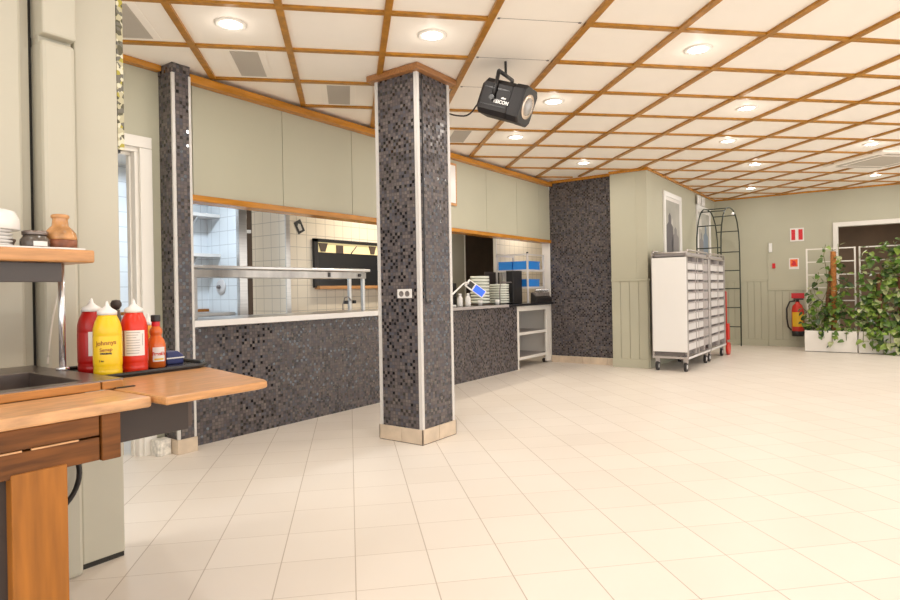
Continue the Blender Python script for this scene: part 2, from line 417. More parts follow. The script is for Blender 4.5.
wainscot(w, 'x', 12.3, 1.715, 2.6, .12, 1.17); wainscot(w, 'x', 12.3, DY1 + .08, 1.705, .12, 1.0); wainscot(w, 'x', 12.3, -3.4, DY0 - .08, .12, 1.17)
w.box(12.285, 12.3, 1.70, 1.712, 1.03, 1.86).box(12.293, 12.3, .72, 1.70, 1.03, 1.86)
struct('wall_far', w, 'sage')
struct('trim_10', MB().box(12.275, 12.3, -3.4, 2.572, 2.70, CE, .003), 'trimwood')
struct('door_2', MB().box(12.27, 12.3, DY1, DY1 + .075, 0, DZ + .075, .004).box(12.27, 12.3, DY0 - .075, DY0, 0, DZ + .075, .004).box(12.27, 12.3, DY0, DY1, DZ, DZ + .075, .004), 'white')
# dim room beyond the far doorway
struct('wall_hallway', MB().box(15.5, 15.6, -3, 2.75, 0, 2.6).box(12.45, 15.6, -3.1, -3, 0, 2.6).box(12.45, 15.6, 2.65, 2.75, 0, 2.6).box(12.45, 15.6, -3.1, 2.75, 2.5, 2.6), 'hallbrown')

# kitchen shell
KB = 5.6
struct('wall_kitchen_back', MB().box(4.61, 8.05, KB, KB + .12, 0, 2.5), 'ktile')
struct('wall_kitchen_partition', MB().box(4.61, 4.73, KB + .12, 6.25, 0, 2.5), 'ktile')
struct('wall_alcove_side', MB().box(3.96, 4.03, KB + .02, 6.3, 0, 2.5), 'btile')
struct('wall_alcove_back', MB().box(.5, 3.96, 6.17, 6.3, 0, 2.5), 'btile')
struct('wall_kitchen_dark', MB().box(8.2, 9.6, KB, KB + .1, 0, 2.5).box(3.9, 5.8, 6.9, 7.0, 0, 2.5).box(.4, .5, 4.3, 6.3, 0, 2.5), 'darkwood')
struct('wall_kitchen_right', MB().box(7.98, 9.6, 4.82, 4.86, 0, 2.5).box(9.5, 9.6, 2.76, KB, 0, 2.5), 'ktile')
struct('wall_kitchen_panel', MB().box(7.80, 8.2, 5.55, 5.598, 0, 2.5), 'sage2')
struct('wall_kitchen_jamb', MB().box(8.36, 8.37, 4.11, 4.24, .90, 1.84).box(8.37, 8.5, 4.11, 4.24, 0, 2.6), 'white')
struct('ceiling_kitchen', MB().box(.4, 9.6, 4.3, 7.0, 2.42, 2.5), 'white')
struct('trim_11', MB().box(3.945, 4.045, KB - .03, KB + .02, 0, 2.42, .004), 'steel')
struct('trim_12', MB().box(4.575, 4.64, KB - .02, KB, 0, 2.42, .004), 'steel')
struct('trim_13', MB().box(7.95, 7.98, 4.812, 4.865, 0, 2.42, .004).box(8.17, 8.2, KB - .06, KB - .002, 0, 2.42, .004), 'white')

# ------------------------------------------------------------------ columns
t = thing('column', 'square mosaic column with wooden cap standing free on the floor', 'column', (3.605, 2.90, 0))
x0, x1, y0, y1 = 3.408, 3.802, 2.703, 3.10
part('shaft', MB().box(x0 + .002, x1 - .002, y0 + .002, y1 - .002, .1, 2.682), 'mosaic', t)
for (x, y) in ((x0, y0), (x1, y0), (x0, y1), (x1, y1)):
    sx = 1 if x == x0 else -1; sy = 1 if y == y0 else -1
    e = .004
    part('corner_trim', MB().prism([(x - sx * e, y - sy * e), (x + sx * .024, y - sy * e), (x + sx * .024, y + sy * .004), (x + sx * .004, y + sy * .004), (x + sx * .004, y + sy * .024), (x - sx * e, y + sy * .024)], .11, 2.682), 'trimgrey', t)
b = MB()
for k in range(2):
    for s in range(2):
        u0 = 3.397 + (0, .20)[s]; u1 = 3.397 + (.197, .417)[s]
        v0 = 2.692 + (0, .20)[s]; v1 = 2.692 + (.197, .417)[s]
        b.box(u0, u1, (2.692, 3.099)[k], (2.702, 3.109)[k], .004, .11, .002)
        b.box((3.397, 3.804)[k], (3.407, 3.814)[k], v0, v1, .004, .11, .002)
part('base_tiles', b, 'basetile', t)
part('base_shade', MB().box(3.40, 3.811, 2.695, 3.106, 0, .006), 'gap', t)  # dark sheet painted as the shadow gap under the base tiles
c = MB().box(x0 - .048, x1 + .048, y0 - .048, y1 + .048, 2.682, 2.728, .006)
part('cap', c, 'capwood', t)
t = thing('column', 'narrow mosaic column with white corner strips at left end of serving wall', 'column', (2.38, 4.08, 0))
part('shaft', MB().box(2.318, 2.447, 4.0, 4.179, .1, 2.66), 'mosaic', t)
part('corner_trim', MB().box(2.312, 2.334, 3.994, 4.014, .1, 2.66, .003), 'trimgrey', t)
part('corner_trim', MB().box(2.436, 2.454, 3.994, 4.014, .1, 2.66, .003), 'trimgrey', t)
part('base_tiles', MB().box(2.305, 2.455, 3.985, 4.179, 0, .1, .003), 'basetile', t)
part('cap', MB().box(2.314, 2.450, 3.996, 4.179, 2.66, CE - .001, .002), 'mosaic', t)
single('plinth_block', MB().box(2.20, 2.30, 4.06, 4.15, 0, .11, .004).box(2.215, 2.235, 4.05, 4.06, 0, .11, .002), 'peeled', 'white block with peeling paint on the floor left of the narrow column', 'block', (2.25, 4.1, 0))
single('floor_block', MB().box(2.02, 2.10, 4.32, 4.40, 0, .09, .004), 'ochre', 'small ochre block on the floor inside the white door frame', 'block', (2.06, 4.36, 0))
single('wall_socket', MB().box(3.396, 3.4045, 2.772, 2.908, 1.056, 1.122, .003), 'porcelain', 'cream double socket on left face of the wooden-capped column', 'socket', (3.404, 2.84, 1.088))
o = C.objects['wall_socket']
for y in (2.812, 2.868):
    part('socket_insert', MB().lathe([(0, 0), (.021, 0), (.021, .003), (.016, .004), (.015, .001), (0, .001)], (3.3965, y, 1.088), 20, Matrix.Rotation(-PI / 2, 4, 'Y')), 'slotdark', o)
# canvas print hanging on the end of the near wall
t = thing('canvas_print', 'printed canvas hung on the end of the near sage wall, only its edge showing', 'picture', (1.30, 2.75, 2.2))
part('canvas', MB().box(1.290, 1.318, 2.655, 2.80, 1.735, 2.66, .002), 'canvas', t)
part('backing_frame', MB().box(1.2885, 1.302, 2.66, 2.795, 1.722, 1.735), 'black', t)

# ------------------------------------------------------------------ serving counter
t = thing('serving_counter', 'stainless steel serving counter top on the mosaic half wall left of the capped column', 'counter', (3.7, 4.3, .868))
part('worktop', MB().box(2.47, 5.0, 4.07, 4.72, .893, .917, .004), 'steel', t)
part('front_edge', MB().box(2.47, 5.0, 4.062, 4.074, .872, .919, .003), 'porcelain', t)
part('support_rail', MB().box(2.5, 5.0, 4.085, 4.7, .868, .893), 'darksteel', t)
t = thing('serving_counter', 'dark grey counter top right of the capped column, above the white open shelves', 'counter', (6.7, 4.3, .868))
part('worktop', MB().box(5.0, 8.355, 4.06, 4.80, .872, .905, .005), 'blackgloss', t)
part('front_edge', MB().box(5.0, 7.0, 4.05, 4.062, .872, .906, .003), 'greyplast', t)
t = thing('shelf_cabinet', 'white open shelf unit under the right end of the dark counter', 'cabinet', (7.85, 4.4, 0))
part('side_panel', MB().box(7.345, 7.375, 4.112, 4.72, .125, .872), 'white', t)
part('side_panel', MB().box(8.21, 8.345, 4.112, 4.145, .03, .872, .003).box(8.325, 8.345, 4.145, 4.72, .125, .872), 'white', t)
part('back_panel', MB().box(7.375, 8.325, 4.70, 4.72, .125, .872), 'white', t)
part('top_rail', MB().box(7.375, 8.21, 4.112, 4.14, .80, .872, .002), 'white', t)
for z in (.125, .468):
    s = part('shelf', MB().box(7.375, 8.325, 4.145, 4.70, z, z + .03), 'greyplast', t)
    part('shelf_edge', MB().box(7.375, 8.21, 4.118, 4.145, z - .004, z + .034, .002), 'white', s, 'white front edge')
part('caster', MB().cyl((8.27, 4.20, .03), (8.295, 4.20, .03), .03, 14), 'rubber', t)
part('foot', MB().box(7.345, 7.37, 4.14, 4.17, 0, .125), 'white', t)

# heated steel gantry over the counter
t = thing('serving_gantry', 'steel overhead serving shelf on posts above the stainless counter', 'gantry', (3.6, 4.45, .917))
part('top_plate', MB().box(2.6, 4.585, 4.28, 4.70, 1.312, 1.338, .006), 'steel', t)
part('fascia', MB().box(2.6, 4.54, 4.30, 4.318, 1.243, 1.306, .002), 'fasciasteel', t)
part('underside', MB().box(2.6, 4.54, 4.318, 4.68, 1.248, 1.262), 'steel', t)
part('joint_plate', MB().box(4.02, 4.045, 4.292, 4.299, 1.256, 1.298), 'black', t)
for x, y in ((4.52, 4.33), (4.66, 4.66), (2.66, 4.33), (2.66, 4.66)):
    part('post', MB().box(x - .016, x + .016, y - .016, y + .016, .918, 1.312, .003), 'steel', t)
part('control_knob', MB().cyl((4.44, 4.30, 1.275), (4.44, 4.285, 1.275), .016), 'black', t)
part('power_lead', MB().tube([(4.66, 4.64, 1.02), (4.60, 4.62, 1.06), (4.53, 4.60, 1.05), (4.50, 4.60, .98), (4.50, 4.6, .922)], .006), 'slotdark', t)
part('plug', MB().box(4.535, 4.575, 4.59, 4.625, .985, 1.02, .004), 'black', t)
part('plug', MB().box(4.69, 4.72, 4.62, 4.655, .985, 1.02, .004), 'black', t)

# alcove: wall shelves, round valve
for z, lab in ((1.955, 'upper pale wall shelf in the blue-lit tiled alcove'), (1.522, 'lower pale wall shelf in the blue-lit tiled alcove')):
    t = thing('wall_shelf', lab, 'shelf', (3.4, 6.1, z))
    part('board', MB().box(3.35, 3.958, 5.93, 6.168, z, z + .028, .003), 'palegrey', t)
    part('front_lip', MB().box(3.35, 3.958, 5.918, 5.932, z - .006, z + .03, .002), 'porcelain', t)
    part('bracket', MB().prism([(6.168, z), (5.98, z), (6.168, z - .14)], 3.72, 3.74, 'x'), 'steel', t)
t = thing('wall_valve', 'round white valve cover on the alcove tiles under the steel gantry', 'valve', (3.955, 5.97, 1.18))
part('cover', MB().lathe([(0, 0), (.085, 0), (.085, .008), (.06, .02), (0, .022)], (3.958, 5.92, 1.19), 24, Matrix.Rotation(-PI / 2, 4, 'Y')), 'palegrey', t)
part('knob', MB().lathe([(0, .0), (.02, .0), (.018, .03), (0, .03)], (3.936, 5.92, 1.19), 14, Matrix.Rotation(-PI / 2, 4, 'Y')), 'slotdark', t)
t = thing('worktop', 'low steel bench along the tiles at the back of the alcove', 'bench', (3.2, 6.0, 0))
part('bench_top', MB().box(2.4, 3.95, 5.66, 6.168, .885, .92, .004), 'steel', t)
part('upstand', MB().box(2.4, 3.95, 6.15, 6.168, .92, .95), 'legwood', t)
for x in (2.45, 3.9): part('leg', MB().box(x - .02, x + .02, 5.7, 5.74, 0, .885), 'steel', t)
single('wall_hook', MB().box(4.046, 4.10, KB - .03, KB + .0, 1.765, 1.80, .004), 'whiteplastic', 'small white latch on the edge of the steel post beside the dark kitchen gap', 'latch', (4.07, KB - .03, 1.78))
# pass-through hatch in the back wall
t = thing('serving_hatch', 'black framed hatch in the tiled kitchen wall with a glowing strip on top', 'hatch', (5.7, KB, 1.15))
X0, X1, Z0, Z1 = 4.985, 6.75, 1.17, 1.765
f = MB(); yb = KB - .04
f.box(X0, X1, yb, KB - .002, Z1 - .04, Z1).box(X0, X0 + .06, yb, KB - .002, Z0, Z1).box(X1 - .06, X1, yb, KB - .002, Z0, Z1)
part('frame', f, 'black', t)
part('lower_panel', MB().box(X0 + .06, X1 - .06, yb + .005, KB - .002, Z0, 1.60), 'blackgloss', t)
part('glow_back', MB().box(X0 + .06, X1 - .06, KB - .012, KB - .002, 1.60, Z1 - .04), 'yellowglow', t, 'yellowish strip glowing like a lit room beyond')  # self-glowing panel stands in for the lit kitchen beyond the hatch
part('ledge', MB().box(X0 + .03, X1 - .03, KB - .09, KB - .002, 1.15, 1.19, .004), 'board', t, 'pale wooden ledge')
for x, wd in ((5.14, .13), (6.02, .12), (6.20, .05), (5.42, .055)):
    s = MB()
    if wd > .1: s.prism([(x - wd * .55, 1.715), (x + wd * .55, 1.715), (x + wd * .25, 1.61), (x - wd * .25, 1.61)], KB - .03, KB - .014, 'y')
    else: s.box(x - wd, x + wd, KB - .03, KB - .014, 1.60, 1.60 + wd * 1.8)
    part('hanging_pan', s, 'darkwood', t)
part('pipe', MB().tube([(5.62, KB - .022, 1.605), (5.72, KB - .022, 1.70)], .008), 'slotdark', t)
t = thing('photo_card', 'black and white photo card stuck askew on the kitchen tiles', 'card', (4.79, KB, 1.89))
t.rotation_euler = (0, math.radians(-28), 0)
part('card', MB().box(-.055, .055, -.006, -.002, -.075, .075), 'black', t, local=True)
part('portrait', MB().prism([(-.024, -.045), (.02, -.05), (.025, .02), (0, .04), (-.025, .015)], -.008, -.0062, 'y'), 'figpale', t, local=True)

# ------------------------------------------------------------------ things on the dark counter
CT = .906
def plate_proto(r, h, name, label, cat, loc, group):
    mb = MB(); mb.lathe([(0, .001), (r * .55, .001), (r * .58, .0), (r * .62, .004), (r * .97, h * .25), (r, h * .35), (r, h * .95), (r * .985, h), (r * .93, h * .97), (r * .6, h * .5), (0, h * .45)], (0, 0, 0), 28)
    o = part(name, mb, 'plate'); o.location = loc; return tag(o, label, cat, group)
def stack(cx, cy, z, n, r, pitch, lab, grp, taper=0):
    o = None
    for k in range(n):
        p = (cx + random.uniform(-.003, .003), cy + random.uniform(-.003, .003), z + k * pitch)
        if o is None: o = plate_proto(r, pitch * .97, 'plate', lab, 'plate', p, grp)
        else:
            c = o.copy(); C.objects.link(c); c.location = p; s = 1 + taper * k; c.scale = (s, s, 1)
stack(6.87, 4.42, CT + .012, 9, .128, .0415, 'white plate in the taller plate stack behind the blue tablet', 'taller plate stack')
stack(7.27, 4.36, CT + .006, 8, .135, .034, 'white plate in the lower plate stack beside the black box', 'lower plate stack')
single('plate_board', MB().box(6.72, 7.02, 4.29, 4.56, CT, CT + .012, .003), 'darkwood', 'dark board under the taller plate stack', 'board', (6.87, 4.42, CT))
single('plate_guard', MB().tube([(7.12, 4.26, CT), (7.118, 4.26, 1.08), (7.135, 4.26, 1.19), (7.18, 4.25, 1.205), (7.34, 4.205, 1.205)], .007), 'slotdark', 'thin bent wire guard beside the lower plate stack', 'guard', (7.12, 4.26, CT))
for x, y, lab in ((6.62, 4.26, 'small white cup standing under the blue tablet screen'), (6.98, 4.22, 'small white cup at the foot of the plate guard')):
    t = thing('cup', lab, 'cup', (x, y, CT))
    part('bowl', MB().lathe([(0, 0), (.026, 0), (.034, .066), (.031, .066), (.024, .006), (0, .006)], (x, y, CT), 20), 'porcelain', t)
    part('handle', MB().tube([(x + .03, y, CT + .05), (x + .05, y, CT + .045), (x + .05, y, CT + .02), (x + .028, y, CT + .015)], .004), 'porcelain', t)
for x, lab in ((6.22, 'white bottle standing in front of the black box, left of its pair'), (6.40, 'white bottle below the bend of the tablet arm, right of its pair')):
    t = thing('bottle', lab, 'bottle', (x, 4.30, CT))
    part('body', MB().lathe([(0, 0), (.033, 0), (.034, .005), (.034, .10), (.02, .125), (.018, .13), (0, .13)], (x, 4.30, CT), 18), 'porcelain', t)
    part('cap', MB().lathe([(.02, .13), (.02, .155), (.016, .16), (0, .16)], (x, 4.30, CT), 14), 'whiteplastic', t)
t = thing('card_terminal', 'black till box behind the tablet on the dark counter', 'till', (6.2, 4.6, CT))
part('body', MB().box(6.02, 6.44, 4.50, 4.72, CT, 1.20, .01), 'black', t)
part('drawer_front', MB().box(6.04, 6.42, 4.492, 4.502, CT + .02, CT + .11, .003), 'blackgloss', t)
t = thing('tablet', 'tilted tablet with bright blue screen on a white bent stand', 'tablet', (6.45, 4.32, CT))
part('arm', MB().tube([(6.03, 4.35, .99), (6.12, 4.34, 1.06), (6.34, 4.33, 1.185), (6.40, 4.33, 1.205), (6.46, 4.33, 1.19)], .011), 'porcelain', t)
part('base', MB().box(5.97, 6.11, 4.28, 4.42, CT, .93, .005).cyl((6.03, 4.35, .93), (6.03, 4.35, .99), .012), 'porcelain', t)
u_ = (RT * .80 + Vector((0, 0, -.60))).normalized(); n_ = (-FW * .75 + Vector((0, 0, .5)) + RT * .35); n_ = (n_ - u_ * n_.dot(u_)).normalized(); v_ = n_.cross(u_)
RM = Matrix.Translation((6.535, 4.27, 1.125)) @ Matrix((u_, v_, n_)).transposed().to_4x4()
sh = part('shell', MB().box(-.14, .14, -.07, .07, -.009, .0, .003, mtx=RM), 'porcelain', t)
part('screen', MB().box(-.02, .125, -.056, .056, .0005, .003, mtx=RM), 'bluescreen', sh, 'lit blue screen')
part('bezel', MB().box(-.115, -.04, -.05, .05, .0005, .003, mtx=RM), 'black', sh, 'black panel')
t = thing('black_box', 'tall narrow black box on the counter under the white bin rack', 'box', (7.66, 4.42, CT))
part('body', MB().box(7.53, 7.785, 4.28, 4.40, CT, 1.375, .006), 'black', t)
part('side_face', MB().box(7.523, 7.531, 4.29, 4.39, CT + .02, 1.36, .002), 'blackgloss', t)
# white rack with blue bins
t = thing('bin_rack', 'white two tier rack holding blue bins at the right end of the counter', 'rack', (8.05, 4.42, CT))
RX0, RX1, RY0, RY1 = 7.81, 8.31, 4.20, 4.72
for (x, y, z0) in ((RX0, RY0, CT), (RX1, RY0, 1.10), (RX0, RY1, CT), (RX1, RY1, CT)):
    part('post', MB().box(x - .012, x + .012, y - .012, y + .012, z0, 1.625, .002), 'palegrey', t)
for z in (1.375, 1.125):
    m = MB().box(RX0, RX1, RY0, RY1, z, z + .012) if z < 1.3 else MB().box(RX0, RX1, RY0, RY1, z, z + .012)
    m.box(RX0 - .013, RX0 + .004, RY0, RY1, z - .012, z + .018, .002).box(RX0, RX1, RY0 - .013, RY0 + .004, z - .012, z + .018, .002)
    part('shelf', m, 'palegrey', t)
part('top_rail', MB().box(RX0 - .012, RX0 + .004, RY0, RY1, 1.60, 1.625).box(RX0, RX1, RY0 - .012, RY0 + .004, 1.60, 1.618).box(RX0, RX1, RY1 - .01, RY1, 1.60, 1.618), 'palegrey', t)
part('corner_cap', MB().cyl((RX0, RY0, 1.625), (RX0, RY0, 1.645), .016), 'black', t)
def bin_(x0, x1, y0, y1, z, h, lab):
    t = thing('storage_bin', lab, 'bin', ((x0 + x1) / 2, (y0 + y1) / 2, z), 'blue bins on the white rack')
    m = MB(); th = .006
    m.box(x0, x1, y0, y1, z, z + th).box(x0, x0 + th, y0, y1, z + th, z + h).box(x1 - th, x1, y0, y1, z + th, z + h).box(x0 + th, x1 - th, y0, y0 + th, z + th, z + h).box(x0 + th, x1 - th, y1 - th, y1, z + th, z + h)
    part('tub', m, 'bluebin', t)
    part('rim', MB().box(x0 - .006, x1 + .006, y0 - .006, y0 + th, z + h - .012, z + h + .004, .002).box(x0 - .006, x0 + th, y0, y1, z + h - .012, z + h + .004, .002), 'bluebin', t)
bin_(7.83, 8.22, 4.215, 4.45, 1.388, .125, 'blue bin on the upper tier of the rack, front one')
bin_(7.83, 8.22, 4.47, 4.70, 1.388, .125, 'blue bin on the upper tier of the rack, rear one')
bin_(7.84, 8.22, 4.225, 4.52, 1.138, .11, 'blue bin on the lower tier of the rack')
# cutlery holder
t = thing('cutlery_holder', 'black sloping cutlery holder at the right end of the dark counter', 'cutlery holder', (8.1, 4.17, CT))
part('tray', MB().prism([(4.09, CT), (4.185, CT), (4.185, 1.05), (4.17, 1.05), (4.085, .97)], 7.86, 8.345, 'x', .003), 'black', t)
for k in range(4):
    x = 7.93 + k * .11
    part('cutlery_cup', MB().box(x - .045, x + .045, 4.10, 4.18, 1.0, 1.055, .004), 'slotdark', t)
for k in range(8):
    x = 7.90 + k * .055
    o = single('spoon', MB().tube([(x, 4.14, 1.06), (x + .01, 4.12, 1.085), (x + .02, 4.10, 1.10)], [.006, .006, .014]), 'chrome', 'metal cutlery handle sticking out of the black cutlery holder', 'cutlery', (x, 4.14, 1.06), 'cutlery in the black holder')
single('dark_board', MB().box(7.52, 7.93, 4.745, 4.765, CT, 1.37, .003), 'deepdark', 'dark brown board standing behind the tall black box on the counter', 'board', (7.7, 4.755, CT))
single('wall_plate', MB().box(8.12, 8.35, 4.796, 4.818, 1.12, 1.4, .003), 'white', 'pale panel on the tiled wall behind the white bin rack', 'panel', (8.2, 4.81, 1.2))
t = thing('framed_picture', 'narrow framed picture on the sage bulkhead peeking out beside the capped column', 'picture', (5.6, 4.11, 2.1))
part('frame', MB().box(5.33, 5.885, 4.085, 4.109, 2.10, 2.60, .004), 'board', t)
part('mat_board', MB().box(5.36, 5.855, 4.081, 4.087, 2.13, 2.57), 'porcelain', t)

# ------------------------------------------------------------------ pictures, devices, signs
def figure_picture(x0, x1, label, figs):
    t = thing('framed_picture', label, 'picture', ((x0 + x1) / 2, 2.6, 1.3))
    z0, z1 = 1.22, 2.505; y = 2.6
    f = MB(); wd = .07
    f.box(x0, x1, y - .03, y - .001, z1 - wd, z1, .004).box(x0, x1, y - .03, y - .001, z0, z0 + wd, .004).box(x0, x0 + wd, y - .03, y - .001, z0 + wd, z1 - wd, .004).box(x1 - wd, x1, y - .03, y - .001, z0 + wd, z1 - wd, .004)
    part('frame', f, 'whiteplastic', t)
    part('mat_board', MB().box(x0 + wd, x1 - wd, y - .014, y - .001, z0 + wd, z1 - wd), 'label', t)
    p0, p1 = x0 + wd + .03, x1 - wd - .03; q0, q1 = z0 + .28, z1 - wd - .05
    pr = part('print', MB().box(p0, p1, y - .017, y - .014, q0, q1), 'pictgrey', t)
    for pts, m in figs:
        part('printed_shape', MB().prism([(p0 + (p1 - p0) * u, q0 + (q1 - q0) * v) for u, v in pts], y - .0182, y - .0172, 'y'), m, pr)
    part('caption', MB().box((x0 + x1) / 2 - .12, (x0 + x1) / 2 + .12, y - .0152, y - .0142, z0 + .2, z0 + .225), 'print_grey', t)
def person_shape(cx, base, top, w):
    h = top - base
    return [(cx - w * .5, base), (cx - w * .55, base + h * .45), (cx - w * .5, base + h * .72), (cx - w * .2, base + h * .8), (cx - w * .2, base + h * .93), (cx, top), (cx + w * .2, base + h * .93), (cx + w * .2, base + h * .8), (cx + w * .5, base + h * .7), (cx + w * .5, base + h * .4), (cx + w * .45, base)]
figure_picture(8.974, 9.90, 'white framed print of two dark standing figures, left of the two on the sage wall', [
    (person_shape(.27, 0, .80, .46), 'fig'), (person_shape(.68, 0, .58, .46), 'figmid'), ([(.36, .62), (.5, .58), (.46, .72)], 'figpale'), ([(0, 0), (1, 0), (1, .12), (0, .10)], 'figmid')])
figure_picture(10.886, 11.87, 'white framed bluish print of standing figures behind the iron arch', [
    (person_shape(.66, 0, .78, .42), 'figblue'), (person_shape(.25, 0, .62, .34), 'figmid'), ([(.05, .68), (.3, .66), (.28, .88), (.08, .86)], 'figpale')])
for x, lab in ((10.93, 'small white alarm box under the ceiling above the bluish print, left of its pair'), (11.22, 'small white alarm box under the ceiling above the bluish print, right of its pair')):
    t = thing('alarm_box', lab, 'alarm', (x, 2.6, 2.64))
    part('housing', MB().box(x - .085, x + .085, 2.54, 2.571, 2.50, 2.655, .008), 'porcelain', t)
    part('grille', MB().box(x - .05, x + .05, 2.5375, 2.5405, 2.53, 2.60), 'palegrey', t)
def sign(name, label, y0, y1, z0, z1, col):
    t = thing(name, label, 'sign', (12.299, (y0 + y1) / 2, (z0 + z1) / 2))
    part('plate', MB().box(12.288, 12.2925, y0, y1, z0, z1, .002), 'label', t)
    return t
t = sign('fire_hose_sign', 'red and white exit-style sign high on the far sage wall', 1.13, 1.345, 1.865, 2.10, 'signred')
part('red_panel', MB().box(12.285, 12.288, 1.265, 1.325, 1.89, 2.075), 'signred', t)
part('red_panel', MB().box(12.285, 12.288, 1.15, 1.215, 1.89, 2.075), 'signred', t)
t = sign('fire_alarm_sign', 'small square orange sign on the far sage wall below the red sign', 1.215, 1.37, 1.375, 1.57, 'signorange')
part('orange_panel', MB().box(12.285, 12.288, 1.235, 1.35, 1.42, 1.55), 'signorange', t)
part('flame_symbol', MB().prism([(1.25, 1.44), (1.30, 1.43), (1.335, 1.46), (1.31, 1.50), (1.33, 1.54), (1.27, 1.51)], 12.283, 12.285, 'x'), 'signred', t)
single('thermostat', MB().box(12.268, 12.285, 1.63, 1.685, 1.69, 1.855, .005), 'whiteplastic', 'slim white thermostat on the far wall left of the signs', 'thermostat', (12.28, 1.66, 1.77))
single('alarm_button', MB().box(12.27, 12.293, 1.585, 1.635, 1.40, 1.49, .005), 'signred', 'tiny red alarm button on the far wall below the thermostat', 'alarm', (12.28, 1.61, 1.44))
# fire extinguisher on the far wall
ex = (12.17, 1.235)
t = thing('fire_extinguisher', 'red fire extinguisher with yellow label hanging on the far wall', 'fire extinguisher', (ex[0], ex[1], .22))
part('cylinder', MB().lathe([(0, .26), (.085, .27), (.095, .30), (.095, .66), (.08, .73), (.035, .775), (.03, .80), (0, .80)], (*ex, 0), 24), 'redpaint', t)
part('base_ring', MB().lathe([(.08, .20), (.098, .20), (.098, .29), (.08, .29)], (*ex, 0), 24, None, False), 'black', t)
part('label', MB().curved(ex, .0962, .37, .62, PI - .95, PI + 1.0), 'yellowlabel', t, 'yellow label')
part('valve', MB().cyl((*ex, .80), (*ex, .85), .025).box(ex[0] - .03, ex[0] + .03, ex[1] - .09, ex[1] + .06, .835, .86, .004), 'black', t)
part('hose', MB().tube([(ex[0], ex[1] + .03, .82), (ex[0] - .01, ex[1] + .12, .80), (ex[0], ex[1] + .17, .68), (ex[0], ex[1] + .17, .50), (ex[0], ex[1] + .15, .36), (ex[0], ex[1] + .10, .30)], .014), 'black', t)
part('wall_bracket', MB().box(12.24, 12.279, ex[1] - .03, ex[1] + .03, .35, .75), 'black', t)
single('alarm_sign', MB().box(12.266, 12.272, 1.14, 1.34, .86, .95, .002), 'signred', 'red plate on the far wall just above the fire extinguisher', 'sign', (12.27, 1.24, .9))

# ------------------------------------------------------------------ drawer trolleys
def trolley(x0, x1, dcols, label, group):
    y0, y1 = 2.05, 2.51; yc = (y0 + y1) / 2
    t = thing('drawer_trolley', label, 'trolley', ((x0 + x1) / 2, yc, 0), group)
    fr = MB()
    for y in (y0 + .012, y1 - .012): fr.box(x0, x1, y - .014, y + .014, .165, .195, .003)
    for x in (x0 + .012, x1 - .012): fr.box(x - .014, x + .014, y0, y1, .165, .195, .003)
    for x in (x0 + .012, x1 - .012, x0 + .55):
        for y in (y0 + .012, y1 - .012): fr.box(x - .012, x + .012, y - .012, y + .012, .195, 1.50, .002)
    fr.box(x0, x1, y0, y0 + .02, 1.49, 1.512).box(x0, x1, y1 - .02, y1, 1.49, 1.512)
    part('frame', fr, 'trolleymetal', t)
    part('end_panel', MB().box(x0 - .012, x0 + .008, y0 + .012, y1 - .012, .255, 1.485, .003), 'whiteplastic', t, 'plain white end panel')
    hp = MB()
    for y in (y0 + .012, y1 - .012):
        hp.tube([(x0 + .01, y, 1.50), (x0 + .012, y, 1.545), (x0 + .06, y, 1.575), (x1 - .06, y, 1.575), (x1 - .012, y, 1.545), (x1 - .01, y, 1.50)], .013)
    hp.tube([(x0 + .012, y0 + .012, 1.545), (x0 + .012, y1 - .012, 1.545)], .012)
    part('top_rail', hp, 'trolleymetal', t)
    part('top_cover', MB().box(x0 + .03, x1 - .05, y0 + .02, y1 - .02, 1.495, 1.555, .02), 'greyplast', t)
    part('core', MB().box(x0 + .03, dcols[1], y0 + .05, y1 - .012, .21, 1.49), 'slotdark', t)
    side = MB()
    for k in range(9):
        z = .27 + k * .131
        for q in range(2): side.box(dcols[1] + .02, x1 - .03, y0 + .015 + q * .03, y0 + .022 + q * .03, z, z + .10)
    side.box(dcols[1] + .02, x1 - .03, y0 + .06, y1 - .02, .21, 1.49)
    part('mesh_side', side, 'greyplast', t)
    n = 9; wcol = (dcols[1] - dcols[0]) / 2; pit = .131
    for cc in range(2):
        xa = dcols[0] + cc * wcol
        part('runner', MB().box(xa + wcol - .022, xa + wcol + .002, y0 + .006, y0 + .05, .2, 1.49), 'greyplast', t)
        for k in range(n):
            z = .275 + k * pit
            dr = part('drawer', MB().box(xa + .02, xa + wcol - .035, y0 + .004, y0 + .049, z, z + .088, .008), 'palegrey', t)
            part('drawer_lip', MB().box(xa + .012, xa + wcol - .026, y0 - .004, y0 + .01, z + .09, z + .104, .002), 'greyplast', dr)
            part('slot_shade', MB().box(xa + .012, xa + wcol - .026, y0 + .044, y0 + .052, z + .104, z + .128), 'slotdark', dr)  # dark strip painted as the shade in the gap above the drawer
    part('lower_shelf', MB().box(x0 + .03, x1 - .03, y0 + .03, y1 - .03, .2, .21), 'slotdark', t)
    part('front_rail', MB().box(x0, x1, y0 - .004, y0 + .012, .165, .195, .002), 'palegrey', t)
    for x in (x0 + .06, x1 - .08):
        for y in (y0 + .05, y1 - .05):
            cs = part('caster', MB().box(x - .02, x + .02, y - .028, y + .028, .105, .166, .004), 'trolleymetal', t)
            part('wheel', MB().cyl((x - .005, y - .016, .06), (x - .005, y + .016, .06), .06, 20), 'rubber', cs)
            part('hub', MB().cyl((x - .005, y - .0175, .06), (x - .005, y + .0175, .06), .03, 16), 'palegrey', cs)
trolley(8.10, 9.29, (8.13, 8.97), 'grey drawer trolley with white end panel, nearer one beside the sage wall end', 'drawer trolleys')
trolley(9.36, 10.36, (9.42, 10.30), 'grey drawer trolley behind the nearer one, towards the iron arch', 'drawer trolleys')
t = thing('hand_cart', 'red upright cart half hidden behind the farther grey trolley', 'cart', (10.47, 2.12, 0))
